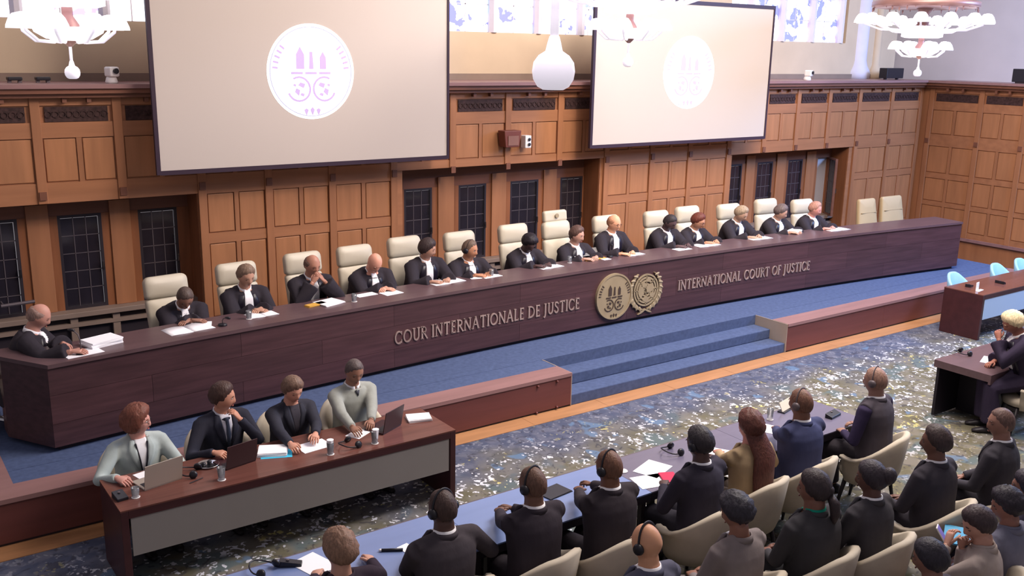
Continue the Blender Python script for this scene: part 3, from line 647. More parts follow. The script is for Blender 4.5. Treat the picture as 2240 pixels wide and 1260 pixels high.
def glyph_mesh(ch, h, sx):
    mb = MB()
    for pts, w in GL[ch][1]:
        for i in range(len(pts) - 1):
            a = Vector((pts[i][0] * h * sx, 0, pts[i][1] * h)); c = Vector((pts[i + 1][0] * h * sx, 0, pts[i + 1][1] * h)); dd = c - a; L_ = dd.length
            if L_ < 1e-6: continue
            dd.normalize(); n_ = Vector((-dd.z, 0, dd.x)) * (w * h / 2); e = dd * (0.012 * h)
            mb.add([a - e + n_, a - e - n_, c + e - n_, c + e + n_, a - e + n_ + Vector((0, -0.014, 0)), a - e - n_ + Vector((0, -0.014, 0)), c + e - n_ + Vector((0, -0.014, 0)), c + e + n_ + Vector((0, -0.014, 0))],
                   [(3, 2, 1, 0), (4, 5, 6, 7), (0, 1, 5, 4), (1, 2, 6, 5), (2, 3, 7, 6), (3, 0, 4, 7)])
    return mb
def lettering(text, xa, xb, z, h):
    adv = [(GL[c][0] + 0.10 if c != ' ' else 0.42) for c in text]; sx = (xb - xa) / (sum(adv) * h); x = xa; cache = {}
    for c, a in zip(text, adv):
        if c != ' ':
            if c not in cache: cache[c] = glyph_mesh(c, h, sx).mesh('letter', [M_letter])
            o = obj('letter', None, None, bench, mesh=cache[c]); o.location = (x - 9.5, yb(x) - 0.001 - 1.3, z - HD); o.rotation_euler = (0, 0, math.atan(slope(x)))
        x += a * h * sx
lettering('COUR INTERNATIONALE DE JUSTICE', 5.50, 8.58, 0.805, 0.165)
lettering('INTERNATIONAL COURT OF JUSTICE', 10.54, 13.58, 0.815, 0.16)
# emblems
e1 = obj('court_seal', MB().annulus((0, 0), 0.0005, 0.345, -0.035, 0, n=48), M_gold, bench, loc=(9.21 - 9.5, yb(9.21) - 0.001 - 1.3, 0.905 - HD))
mk = MB(); seal_marks(mk, 0.345, -0.036, 0); obj('seal_mark', mk, M_goldd, e1)
obj('seal_rim', MB().annulus((0, 0), 0.32, 0.345, -0.045, -0.035, n=48), M_gold, e1)
e2 = obj('globe_emblem', MB().annulus((0, 0), 0.0005, 0.25, -0.02, 0, n=40), M_goldd, bench, loc=(9.85 - 9.5, yb(9.85) - 0.001 - 1.3, 0.92 - HD))
g = MB()
for r0, r1 in ((0.225, 0.25), (0.178, 0.205), (0.13, 0.158), (0.08, 0.105), (0.02, 0.05)): g.annulus((0, 0), r0, r1, -0.032, -0.02, n=36)
for k in range(8):
    a = R(45 * k); ca, sa = math.cos(a), math.sin(a); n_ = (-sa * 0.006, ca * 0.006)
    g.prism([(ca * 0.02 + n_[0], sa * 0.02 + n_[1]), (ca * 0.24 + n_[0], sa * 0.24 + n_[1]), (ca * 0.24 - n_[0], sa * 0.24 - n_[1]), (ca * 0.02 - n_[0], sa * 0.02 - n_[1])], -0.032, -0.02)
obj('globe_grid', g, M_gold, e2)
g = MB()
for cx, cz, w, h, sd in ((-0.10, -0.02, 0.12, 0.17, 1), (0.08, 0.02, 0.17, 0.13, 2), (0.0, -0.14, 0.13, 0.09, 3), (-0.04, 0.08, 0.12, 0.07, 4), (0.12, -0.09, 0.09, 0.08, 5), (0.03, 0.15, 0.10, 0.05, 6)):
    rr = random.Random(sd); n = 11
    g.prism([(cx + math.cos(2 * PI * k / n) * w / 2 * (0.75 + 0.45 * rr.random()), cz + math.sin(2 * PI * k / n) * h / 2 * (0.75 + 0.45 * rr.random())) for k in range(n)], -0.034, -0.019)
obj('land', g, M_gold, e2)
for s_, a0, a1 in ((-1, 262, 122), (1, -82, 58)):
    obj('olive_branch', MB().annulus((0, 0), 0.268, 0.335, -0.03, 0, a0=a0, a1=a1, n=28, taper=True), M_gold, e2)
    for k in range(9):
        a = R(a0 + (a1 - a0) * (k + 0.8) / 9.6); rr = 0.312; t = a + (R(-60) if s_ < 0 else R(60)) + PI / 2 * s_
        obj('leaf', MB().ell((0, 0, 0), (0.05, 0.012, 0.02), nu=8, nv=6).xf(Matrix.Rotation(-t, 4, 'Y')), M_gold, e2, True, loc=(rr * math.cos(a), -0.026, rr * math.sin(a)))
for s_ in (-1, 1): obj('ribbon', MB().prism([(0, -0.29), (s_ * 0.10, -0.33), (s_ * 0.14, -0.37), (s_ * 0.09, -0.36), (s_ * 0.05, -0.345), (0, -0.315)], -0.03, 0), M_gold, e2)

# ------------------------------------------------------------------ chairs
def rounded(w, h, r, n=5, ws=1.0):
    """rounded rectangle in x-z from z=0..h; bottom width scaled by ws"""
    P = []
    for cx, cz, a0 in ((w / 2 - r, h - r, 0), (-w / 2 + r, h - r, 90), (-w / 2 * ws + r * 0.6, r * 0.6, 180), (w / 2 * ws - r * 0.6, r * 0.6, 270)):
        rr = r if cz > h / 2 else r * 0.6
        for i in range(n + 1):
            a = R(a0 + 90 * i / n); P.append((cx + rr * math.cos(a), cz + rr * math.sin(a)))
    return P
def cushion(poly, t, bulge=0.03, inset=0.03):
    """soft slab: poly in x-z, thickness t along y, domed front"""
    cx = sum(p[0] for p in poly) / len(poly); cz = sum(p[1] for p in poly) / len(poly)
    hx = max(abs(p[0] - cx) for p in poly); hz = max(abs(p[1] - cz) for p in poly)
    def sc(d_):
        return [((p[0] - cx) * (1 - d_ / hx) + cx, (p[1] - cz) * (1 - d_ / hz) + cz) for p in poly]
    rings = []
    for dd, y in ((inset, -t / 2), (inset * 0.3, -t / 2 + 0.012), (0, -t / 2 + 0.03), (0, t / 2 - 0.03), (inset * 0.3, t / 2 - 0.01), (inset, t / 2), (min(hx, hz) * 0.5, t / 2 + bulge * 0.8)):
        rings.append([Vector((a, y, c)) for a, c in sc(dd)])
    return MB().loft(rings)
def judge_chair(label, top=1.36, w=0.52, crest=False, leather=None, ws=0.92, headrest=True):
    """front is local +y; floor at z=0"""
    lt = leather or M_cream
    root = empty('judge_chair', (0, 0, 0), 0, label, 'chair', 'high-backed chairs behind the bench')
    tilt = Matrix.Translation((0, -0.20, 0.48)) @ Matrix.Rotation(R(9), 4, 'X')
    hb = top - 0.48 - (0.26 if headrest else 0)
    obj('backrest', cushion(rounded(w, hb, 0.05, ws=ws), 0.10).xf(tilt), lt, root, True)
    if headrest:
        obj('headrest', cushion(rounded(w * 0.99, 0.27, 0.075), 0.12, 0.03).xf(tilt @ Matrix.Translation((0, 0.006, hb - 0.005))), lt, root, True)
    else:
        obj('back_seam', MB().bx(-w * 0.46, w * 0.46, 0.05, 0.078, hb - 0.28, hb - 0.272).xf(tilt), M_crease, root)
    if crest:
        c_ = obj('crest_pad', cushion(rounded(w * 0.86, 0.17, 0.04), 0.09, 0.0, 0.02).xf(tilt @ Matrix.Translation((0, 0, hb + 0.26))), lt, root, True)
        obj('crest_mark', MB().annulus((0, 0), 0.0005, 0.034, 0.0, 0.012, n=16).xf(tilt @ Matrix.Translation((0, 0.064, hb + 0.345))), M_gold, c_)
    obj('seat', cushion(rounded(0.52, 0.5, 0.06), 0.10, 0.02).xf(Matrix.Translation((0, 0.32, 0.44)) @ Matrix.Rotation(R(90), 4, 'X')), lt, root, True)
    for s_ in (-1, 1):
        obj('armrest', MB().tube([(s_ * 0.27, -0.12, 0.44), (s_ * 0.29, -0.14, 0.6), (s_ * 0.29, -0.08, 0.66), (s_ * 0.29, 0.2, 0.66)], [0.018, 0.02, 0.026, 0.026], 8), M_leg, root, True)
    obj('column', MB().tube([(0, 0.05, 0.08), (0, 0.05, 0.4)], 0.03, 10), M_chrome, root, True)
    f = MB()
    for k in range(5): a = 2 * PI * k / 5; f.tube([(0, 0.05, 0.08), (0.3 * math.cos(a), 0.05 + 0.3 * math.sin(a), 0.04)], [0.025, 0.018], 6); f.ell((0.3 * math.cos(a), 0.05 + 0.3 * math.sin(a), 0.025), 0.025, nu=6, nv=4)
    obj('star_base', f, M_chrome, root)
    return root
def tub_chair(label, group, seat_m=None):
    """upholstered tub chair, front +y"""
    root = empty('tub_chair', (0, 0, 0), 0, label, 'chair', group)
    sh = MB(); rings = []; n = 22
    for i in range(n + 1):
        a = R(-128 + 256 * i / n)           # 0 = straight back
        u = abs(a) / R(128); top = 0.86 - 0.24 * smooth(0.12, 0.86, u); bot = 0.36 - 0.02 * u
        rx, ry = 0.36, 0.325; ca, sa = math.sin(a), -math.cos(a)
        ro = 1.0; th = 0.05
        prof = []
        for (zz, k, off) in ((bot, 0.80, 0), (bot + 0.10, 0.90, 0), (bot + 0.25, 0.97, 0), (top - 0.02, 1.06, 0), (top, 1.05, 0.012), (top, 1.02, 0.036), (top - 0.02, 1.0, th), (bot + 0.25, 0.93, th), (bot + 0.10, 0.86, th), (bot, 0.76, th)):
            prof.append(Vector((ca * (rx * k - off), sa * (ry * k - off) + 0.02, zz)))
        rings.append(prof)
    sh.loft(rings)
    obj('shell', sh, M_tub, root, True)
    obj('seat', MB().lathe([(0.02, 0.47), (0.22, 0.475), (0.265, 0.455), (0.275, 0.42), (0.26, 0.37), (0.02, 0.36)], (0, 0.03, 0), 22), seat_m or M_tub, root, True)
    obj('under_frame', MB().lathe([(0.24, 0.36), (0.23, 0.335), (0.02, 0.33)], (0, 0.02, 0), 18), M_leg, root)
    for sx in (-1, 1):
        for sy in (-1, 1):
            obj('leg', MB().tube([(sx * 0.17, sy * 0.16 + 0.02, 0.35), (sx * 0.22, sy * 0.22 + 0.02, 0.0)], [0.024, 0.014], 8), M_leg, root, True)
    return root

# ------------------------------------------------------------------ tables
def desk(name, x0, x1, y0, y1, label, mt, md, mf=None, front='-y', zb=0.33, cat='desk', group=None, ends=True, top_t=0.05):
    """y0<y1; front panel on the y0 side for '-y'"""
    root = empty(name, ((x0 + x1) / 2, (y0 + y1) / 2, 0), 0, label, cat, group)
    w, d_ = (x1 - x0) / 2, (y1 - y0) / 2
    obj('desk_top', MB().bx(-w, w, -d_, d_, 0.75 - 0.012, 0.75), mt, root)
    wf = w - 0.061 if ends else w
    obj('fascia', MB().bx(-wf, wf, -d_, -d_ + 0.03, 0.75 - top_t - 0.03, 0.738), md, root); obj('fascia', MB().bx(-wf, wf, d_ - 0.03, d_, 0.75 - top_t, 0.738), md, root)
    if ends is None:
        for s_ in (-1, 1): obj('end_fascia', MB().bx(min(s_ * w, s_ * (w - 0.03)), max(s_ * w, s_ * (w - 0.03)), -d_ + 0.03, d_ - 0.03, 0.75 - top_t, 0.738), md, root)
    if ends:
        for s_ in (-1, 1): obj('end_panel', MB().bx(s_ * w - (0.06 if s_ > 0 else 0), s_ * w + (0.06 if s_ < 0 else 0), -d_, d_, 0, 0.738 - 0.0), md, root, bevel=0.003)
    elif ends is None:
        obj('apron', MB().bx(-w + 0.03, w - 0.03, -d_ + 0.03, d_ - 0.03, 0.66, 0.7375), md, root)
    else:
        for s_ in (-1, 1):
            for t_ in (-1, 1): obj('leg', MB().bx(s_ * (w - 0.05) - 0.025, s_ * (w - 0.05) + 0.025, t_ * (d_ - 0.06) - 0.025, t_ * (d_ - 0.06) + 0.025, 0, 0.70), M_iron, root)
        obj('apron', MB().bx(-w + 0.03, w - 0.03, -d_ + 0.03, d_ - 0.03, 0.68, 0.7375), md, root)
    if mf:
        yy = -d_ if front == '-y' else d_ - 0.02
        obj('front_panel', MB().bx(-w + 0.075, w - 0.075, yy + 0.004, yy + 0.018, zb, 0.672), mf, root, bevel=0.002)
    return root
desk('registry_desk', 1.58, 4.75, -1.405, -0.71, 'polished mahogany desk with a grey front panel where four people sit', M_desk, M_deskd, M_frost)
desk('registry_desk', 14.74, 19.4, -1.235, -0.57, 'mahogany desk with a pale blue front panel at the far right, nobody seated', M_desk, M_deskd, M_frostb)
TBX = [1.55, 3.72, 5.42, 6.95, 8.47]
TL = ['slate table at the left end of the front row, by the woman with short hair', 'slate table in front of the two men with clasped hands', 'slate table under the open papers and crimson booklet', 'slate table at the right end of the row, holding the name plate']
for i in range(4):
    t_ = desk('counsel_table', TBX[i] + 0.002, TBX[i + 1] - 0.002, -3.49, -2.80, TL[i], M_tabb if i < 2 else M_tab, M_tabd, None, group='counsel tables in the front row', ends=False, cat='table')
    obj('modesty_panel', MB().bx(-(TBX[i + 1] - TBX[i]) / 2 + 0.04, (TBX[i + 1] - TBX[i]) / 2 - 0.04, 0.36, 0.385, 0.25, 0.735), M_lead, t_)
at_ = desk('counsel_table', 10.98, 13.6, -3.43, -2.70, 'dark counsel table on the right where the advocate in a pale wig writes', M_top, M_top, None, ends=None, cat='table', top_t=0.09)
obj('modesty_panel', MB().bx(-1.28, 1.29, 0.30, 0.335, 0.02, 0.66), M_tabd, at_)
obj('pedestal', MB().bx(-0.78, -0.68, -0.22, 0.30, 0.0, 0.66), M_tabd, at_, bevel=0.004)
obj('pedestal', MB().bx(0.78, 0.88, -0.22, 0.30, 0.0, 0.66), M_tabd, at_, bevel=0.004)

# ------------------------------------------------------------------ people
TMP = bpy.data.collections.new('tmp'); COL.children.link(TMP)
JOBS = []
def job(mb, voxel, smooth_it=2):
    me = mb.mesh('tmp', [M_paper]); o = bpy.data.objects.new('tmp', me); TMP.objects.link(o)
    r_ = o.modifiers.new('r', 'REMESH'); r_.mode = 'VOXEL'; r_.voxel_size = voxel; r_.use_smooth_shade = True
    if smooth_it:
        s_ = o.modifiers.new('s', 'SMOOTH'); s_.factor = 0.5; s_.iterations = smooth_it
    return o
def skin_mat(rgb): return mat('skin_%d_%d_%d' % rgb, rgb, 0.5, 0.35, var=0.05, scale=(20, 20, 20))
def cloth(rgb, rough=0.85):
    if max(rgb) < 90: rgb = tuple(v + 10 for v in rgb)
    return mat('cloth_%d_%d_%d' % rgb, rgb, rough, 0.15, var=0.10, scale=(11, 11, 7), bump=0.45, detail=3)
M_eye = mat('eye_white', (225, 220, 215), 0.3); M_iris = mat('iris', (40, 28, 24), 0.2)
def head_pt(d):
    dx, dy, dz = d; x, y, z = dx * 0.080, dy * 0.100, dz * 0.119
    if z < 0:
        t = -z / 0.122; x *= 1 - 0.32 * t ** 1.5
        if y < 0: y *= 1 - 0.42 * t
    if y > 0:
        f = smooth(0.0, 0.06, y)
        y *= 0.95
        y += f * 0.025 * math.exp(-(x / 0.014) ** 2) * (smooth(0.032, -0.028, z) * smooth(-0.05, -0.036, z))
        y += f * 0.005 * math.exp(-((z - 0.03) / 0.012) ** 2) * (abs(x) < 0.055)
        y -= f * 0.010 * math.exp(-((abs(x) - 0.032) / 0.016) ** 2 - ((z - 0.010) / 0.013) ** 2)
        y += f * 0.006 * math.exp(-(x / 0.022) ** 2 - ((z + 0.064) / 0.010) ** 2)
        y += f * 0.010 * math.exp(-(x / 0.026) ** 2 - ((z + 0.106) / 0.02) ** 2)
    return Vector((x, y, z))
def head_grid(fn, nu=44, nv=28):
    V = []; F = []
    for i in range(1, nv):
        th = PI * i / nv
        for j in range(nu):
            ph = 2 * PI * j / nu; V.append(fn((math.sin(th) * math.cos(ph), math.sin(th) * math.sin(ph), math.cos(th))))
    V += [fn((0, 0, 1)), fn((0, 0, -1))]; t = len(V) - 2
    for i in range(nv - 2):
        for j in range(nu):
            k = (j + 1) % nu; F.append((i * nu + j, (i + 1) * nu + j, (i + 1) * nu + k, i * nu + k))
    for j in range(nu):
        k = (j + 1) % nu; F.append((t, j, k)); F.append((t + 1, (nv - 2) * nu + k, (nv - 2) * nu + j))
    return V, F
HV, HF = head_grid(head_pt)
def hair_mb(kind, seed=0):
    rr = random.Random(seed); nzs = {}
    def lim(dy, tab):
        for (a, va), (c, vc) in zip(tab[:-1], tab[1:]):
            if a >= dy >= c: return va + (vc - va) * (a - dy) / (a - c)
        return tab[-1][1]
    short = [(1, 0.72), (0.75, 0.70), (0.45, 0.40), (0.2, 0.05), (0.0, -0.10), (-0.4, -0.38), (-1, -0.55)]
    rec = [(1, 0.9), (0.75, 0.8), (0.45, 0.55), (0.2, 0.08), (0.0, -0.10), (-0.4, -0.38), (-1, -0.55)]
    bob = [(1, 0.60), (0.75, 0.50), (0.55, 0.2), (0.4, -0.55), (0.0, -0.80), (-0.4, -0.85), (-1, -0.85)]
    full = [(1, 0.62), (0.75, 0.55), (0.5, 0.3), (0.25, -0.05), (0.0, -0.25), (-0.4, -0.5), (-1, -0.66)]
    tab, th, nz, top = {'short': (short, 0.017, 0.003, 9), 'crop': (short, 0.0005, 0.0005, 9), 'recede': (rec, 0.008, 0.002, 9), 'fringe': (short, 0.005, 0.0015, 0.42), 'bob': (bob, 0.034, 0.007, 9), 'full': (full, 0.018, 0.002, 9), 'thick': (full, 0.028, 0.006, 9), 'wig': (full, 0.024, 0.005, 9)}[kind]
    def fn(d_):
        p = head_pt(d_); v = Vector(d_)
        ph = math.atan2(d_[1], d_[0]); wob = 0.05 * math.sin(9 * ph + seed) + 0.04 * math.sin(17 * ph + 2 * seed); wd = 0.10 if d_[1] > 0.3 else 0.16; m = smooth(lim(d_[1], tab) + wob - wd, lim(d_[1], tab) + wob + wd, d_[2])
        if top < 1: m *= 1 - smooth(top - 0.12, top + 0.12, d_[2] - 0.35 * max(0, -d_[1]) * 0.5)
        q = Vector((d_[0] * 0.080, d_[1] * 0.100, d_[2] * 0.119))
        base = p * 0.955
        gr = 0.0022 * math.sin(20 * ph + 4 * math.sin(4 * d_[2] + seed)) * (th > 0.004) * (1 - abs(d_[2]) ** 4); L0 = lim(d_[1], tab); tt = smooth(L0 - 0.05, L0 + 0.55, d_[2])
        return base + v * ((th * (0.12 + 0.88 * tt) + rr.uniform(-nz, nz) * (0.3 + 0.7 * tt) + gr * tt + 0.0045) * m) + (q - base) * m * 0.9 + (p - base) * m * 0.1
    V, F = head_grid(fn, 36, 24); mb = MB(); mb.add(V, F); return mb
def rotm(yaw, pitch, roll=0.0): return (Matrix.Rotation(yaw, 4, 'Z') @ Matrix.Rotation(-pitch, 4, 'X') @ Matrix.Rotation(roll, 4, 'Y'))
TR = [(-0.17, .160, .120), (0.0, .178, .135), (0.2, .165, .125), (0.4, .163, .122), (0.6, .176, .124), (0.76, .182, .114), (0.87, .160, .094), (0.94, .105, .075), (1.0, .064, .062), (1.14, .056, .060)]
def ellring(c, ax, f, a, b_, n=20, e=2.4):
    P = []
    for k in range(n):
        t = 2 * PI * k / n; ct, st = math.cos(t), math.sin(t)
        P.append(c + ax * (a * math.copysign(abs(ct) ** (2 / e), ct)) + f * (b_ * math.copysign(abs(st) ** (2 / e), st)))
    return P
def ik(Sh, Wt, l1, l2, pole):
    dv = Wt - Sh; L_ = dv.length; L_ = min(L_, (l1 + l2) * 0.995); dn = dv.normalized(); W_ = Sh + dn * L_
    a = (l1 * l1 - l2 * l2 + L_ * L_) / (2 * L_); h = math.sqrt(max(0, l1 * l1 - a * a)); pp = (pole - dn * pole.dot(dn)).normalized()
    return Sh + dn * a + pp * h, W_
def hand(mb, W_, dirv, palm_n, side, curl, m=0):
    """palm, four fingers, thumb; palm_n points out of the palm; side=+1 right hand"""
    d_ = dirv.normalized(); n_ = (palm_n - d_ * palm_n.dot(d_)).normalized(); t_ = d_.cross(n_) * side   # towards the thumb
    def P(a, bb, c): return W_ + d_ * a + t_ * bb + n_ * c
    mb.loft([[P(a, wd * math.cos(q), th * math.sin(q)) for q in [2 * PI * k / 8 for k in range(8)]] for a, wd, th in ((-0.03, 0.026, 0.022), (0.0, 0.028, 0.018), (0.03, 0.038, 0.016), (0.07, 0.043, 0.014), (0.09, 0.040, 0.011))], m)
    for i, (off, ln) in enumerate(((0.030, 0.072), (0.010, 0.082), (-0.010, 0.076), (-0.029, 0.058))):
        pts = []; a, c = 0.078, 0.0; ang = 0.12 + curl * 0.35; pts.append(P(a, off, c)); sg_ = (0.45, 0.30, 0.25)
        for s_ in sg_:
            a += math.cos(ang) * ln * s_; c += math.sin(ang) * ln * s_; pts.append(P(a, off * 1.08, c)); ang += curl * 0.75
        mb.tube(pts, [0.0095, 0.009, 0.008, 0.006], 6, m)
    mb.tube([P(0.012, 0.024, 0.004), P(0.045, 0.050, 0.010), P(0.072, 0.056, 0.016 + curl * 0.01), P(0.092, 0.050, 0.024 + curl * 0.015)], [0.013, 0.0115, 0.010, 0.007], 6, m)
PEOPLE = []
def person(label, group, head_w, facing, lean=10, side=0, yaw=0, pitch=0, skin=(190, 140, 115), hair='short', hairc=(60, 45, 40), outfit='suit', cloth_c=(40, 38, 46), shirt=(240, 238, 242), tie=None,
           hands=None, curl=(0.5, 0.5), sc=1.0, build=1.0, phones=False, floor=0.0, extra=(), voxel=0.0105, eyes='down', trousers=None, seat_z=None, glasses=False, lips=None, up=(False, False)):
    """head_w: world centre of the head; facing: world angle (deg) of the chest; hands: two world points (right, left) of the wrists"""
    A = Matrix.Rotation(R(facing - 90), 4, 'Z'); sc *= 1.09
    th = R(lean); sd = R(side)
    s = Vector((math.sin(sd), math.sin(th) * math.cos(sd), math.cos(th) * math.cos(sd))).normalized(); ax = Vector((1, 0, 0)); ax = (ax - s * ax.dot(s)).normalized(); f = s.cross(ax) ; f = -f if f.y < 0 else f
    L_ = 0.53 * sc; nk = s * L_
    hd = Vector((math.sin(sd) * 0.6, math.sin(th * 0.8 + R(max(0, pitch)) * 0.45), math.cos(th * 0.8 + R(max(0, pitch)) * 0.45))).normalized()
    hc = nk + hd * (0.150 * sc) + f * 0.012
    off = A.to_3x3() @ hc
    hip = Vector(head_w) - off
    hz = hip.z - floor
    root = empty('person', (hip.x, hip.y, floor), R(facing - 90), label, 'person', group)
    H0 = Vector((0, 0, hz)); NK = H0 + nk; HC = H0 + hc
    HR = Matrix.Translation(HC) @ rotm(R(yaw), R(pitch) + th * 0.35) @ Matrix.Scale(sc * 1.03, 4)
    inv = (Matrix.Translation((hip.x, hip.y, floor)) @ A).inverted()
    # --- shoulders, arms
    sh = [NK - s * (0.075 * sc) + ax * (k * 0.190 * sc * build) for k in (1, -1)]       # right, left (local +x is the right-hand side)
    wr = []; el = []
    for i in (0, 1):
        k = 1 if i == 0 else -1
        if hands and hands[i] is not None: tgt = inv @ Vector(hands[i])
        else: tgt = H0 + Vector((k * 0.10, 0.34, 0.10))
        e, w_ = ik(sh[i], tgt, 0.30 * sc, 0.265 * sc, Vector((k * 0.75, -0.35, -0.8)))
        el.append(e); wr.append(w_)
    knee = [Vector((k * 0.11, 0.43 * sc, min(hz - 0.02, 0.52 * sc))) for k in (1, -1)]; ank = [Vector((k * 0.12, 0.40 * sc, 0.09)) for k in (1, -1)]
    # --- body: one skin over torso, neck, head, arms, legs
    b_ = MB()
    b_.loft([ellring(H0 + s * (L_ * t), ax, f, a * sc * build, c * sc * build, 18) for t, a, c in TR])
    b_.tube([NK - s * 0.04, NK.lerp(HC, 0.45) , HC - HR.to_3x3() @ Vector((0, 0.02, 0.02))], [0.062 * sc, 0.056 * sc, 0.055 * sc], 12)
    b_.add([HR @ v for v in HV], HF)
    for k in (-1, 1): b_.ell(HR @ Vector((k * 0.076, -0.008, -0.004)), (0.010 * sc, 0.019 * sc, 0.032 * sc), HR.to_3x3().normalized() @ Matrix.Rotation(k * 0.3, 3, 'Z'), 8, 6)
    for i in (0, 1):
        b_.tube([sh[i] - ax * ((1 if i == 0 else -1) * 0.05), sh[i], el[i], wr[i]], [0.05 * sc, 0.052 * sc, 0.041 * sc, 0.026 * sc], 10)
        b_.tube([H0 + Vector(((1 if i == 0 else -1) * 0.085, 0.02, 0)), knee[i], ank[i]], [0.085 * sc, 0.06 * sc, 0.042], 10)
        b_.loft([ellring(ank[i] + Vector((0, dy, dz)), Vector((1, 0, 0)), Vector((0, 0, 1)), a, c, 10, 2) for dy, dz, a, c in ((-0.06, -0.05, 0.026, 0.034), (0.0, -0.045, 0.036, 0.042), (0.08, -0.058, 0.042, 0.028), (0.15, -0.066, 0.036, 0.02), (0.185, -0.07, 0.02, 0.012))])
    skm = skin_mat(skin)
    # extras joined to the body: hands, eyes, brows, lips
    x_ = MB()
    for i in (0, 1):
        fd = (wr[i] - el[i]).normalized(); k = 1 if i == 0 else -1
        pn = Vector((-k * 0.35, 0.1, -1))
        if up[i]: pn = Vector((-k * 0.8, -0.6, 0)); fd = (fd + Vector((-k * 0.3, 0, 0.5))).normalized()
        else: fd = Vector((fd.x, fd.y, max(-0.15, min(0.0, fd.z * 0.3)))).normalized()
        hand(x_, wr[i], fd, pn, k, curl[i], 0)
    hm = mat('haircol_%d_%d_%d' % hairc, hairc, 0.55, 0.35, var=0.35, scale=(70, 70, 22), bump=0.6)
    for k in (-1, 1):
        if eyes == 'open':
            x_.ell(HR @ Vector((k * 0.031, 0.078, 0.008)), (0.013, 0.008, 0.0075), HR.to_3x3().normalized(), 10, 6, 1)
            x_.ell(HR @ Vector((k * 0.031, 0.0845, 0.008)), (0.0055, 0.003, 0.0058), HR.to_3x3().normalized(), 8, 6, 2)
        else:
            x_.tube([HR @ Vector((k * (0.031 + q * 0.013), 0.0835 - 0.004 * q * q - 0.003 * q, 0.004 - 0.002 * (1 - q * q))) for q in (-1, -0.5, 0, 0.5, 1)], 0.0028, 5, 2)
        if hair != 'none' or True: x_.tube([HR @ Vector((k * (0.031 + q * 0.018), 0.0895 - 0.006 * max(0, q), 0.029 - 0.004 * q * q)) for q in (-1, -0.4, 0.3, 1)], [0.002, 0.004, 0.004, 0.002], 5, 3)
    x_.ell(HR @ Vector((0, 0.093, -0.062)), (0.021, 0.007, 0.0055), HR.to_3x3().normalized(), 10, 6, 4)
    P = dict(root=root, body=job(b_, voxel, 3), extra=x_, mats=[skm, M_eye, M_iris, hm, mat('lip_%d_%d_%d' % skin, lips or tuple(int(v * q) for v, q in zip(skin, (0.82, 0.62, 0.62))), 0.5)], parts=[])
    # --- garments
    cm = cloth(cloth_c)
    robe = outfit == 'robe'
    g = MB(); e_ = 0.034 if robe else 0.019
    tor = MB(); tt = [(t, a, c) for t, a, c in TR if t < 0.95] + [(0.965, .085, .075)]
    if robe: tt = [(-0.35, .22, .17)] + [(t, a + (0.012 if t < 0.7 else 0), c + 0.01) for t, a, c in tt]
    else: tt = [(-0.24, .175, .135)] + tt
    tor.loft([ellring(H0 + s * (L_ * t), ax, f, (a * build + e_) * sc, (c * build + e_) * sc, 22) for t, a, c in tt])
    g.add(tor.V, tor.F)
    # trapezius slope and collar roll
    for i in (0, 1):
        k = 1 if i == 0 else -1
        g.tube([NK - s * 0.02 + ax * (k * 0.045) - f * 0.012, NK - s * 0.045 + ax * (k * 0.11) - f * 0.008, sh[i] + s * 0.008], [0.045 * sc, 0.052 * sc, (0.068 if robe else 0.060) * sc], 10)
        if outfit == 'vest':
            continue
        if robe: rad = [0.085, 0.088, 0.092, 0.098]
        else: rad = [0.066, 0.068, 0.055, 0.041]
        fd = (wr[i] - el[i]).normalized(); end = wr[i] - fd * (0.045 if robe else 0.012)
        g.tube([sh[i] - ax * (k * 0.05), sh[i], el[i], end], [q * sc for q in rad], 12)
    if robe:
        for i in (0, 1): g.tube([H0 + Vector(((1 if i == 0 else -1) * 0.09, 0.02, 0.0)), knee[i] + Vector((0, 0.02, 0.0)), ank[i] + Vector((0, 0.0, 0.05))], [0.13, 0.11, 0.12], 10)
        g.tube([H0 + Vector((0, 0.05, 0.0)), (knee[0] + knee[1]) / 2, (ank[0] + ank[1]) / 2 + Vector((0, 0, 0.05))], [0.12, 0.10, 0.1], 10)
    else:
        ring = [NK - s * (0.012 + 0.03 * max(0, math.sin(q))) + ax * (0.078 * sc * math.cos(q)) + f * (0.078 * sc * math.sin(q)) - f * 0.006 for q in [2 * PI * k / 20 for k in range(21)] if not (R(60) < (q % (2 * PI)) < R(120))]
        ring = ring[:]
    P['parts'].append(('robe' if robe else 'jacket', job(g, 0.0145, 4), [cm], None))
    bvh = BVHTree.FromPolygons([tuple(v) for v in tor.V], [tuple(q) for q in tor.F])
    def patch(rows, offs, mtl, name, back=False, nu=6, ripple=0.0, lab=None):
        fr = []; bk = []; sg_ = -1 if back else 1
        for w_, u0, u1 in rows:
            r1 = []; r2 = []
            for j in range(nu + 1):
                u = u0 + (u1 - u0) * j / nu
                o_ = NK - s * (w_ * sc) + ax * (u * sc) + f * (0.6 * sg_)
                hit = bvh.ray_cast(o_, -f * sg_)[0]
                if hit is None: hit = NK - s * (w_ * sc) + ax * (u * sc) + f * (0.07 * sg_)
                rp = ripple * math.cos(j * PI)
                r1.append(hit + f * (sg_ * (offs + rp))); r2.append(hit - f * (sg_ * 0.02))
            fr.append(r1); bk.append(r2)
        n = nu + 1; V = [v for r1 in fr for v in r1] + [v for r2 in bk for v in r2]; o_ = len(rows) * n; F = []
        for i in range(len(rows) - 1):
            for j in range(nu):
                F.append((i * n + j, i * n + j + 1, (i + 1) * n + j + 1, (i + 1) * n + j)); F.append((o_ + i * n + j, o_ + (i + 1) * n + j, o_ + (i + 1) * n + j + 1, o_ + i * n + j + 1))
            for j in (0, nu): F.append((i * n + j, (i + 1) * n + j, o_ + (i + 1) * n + j, o_ + i * n + j))
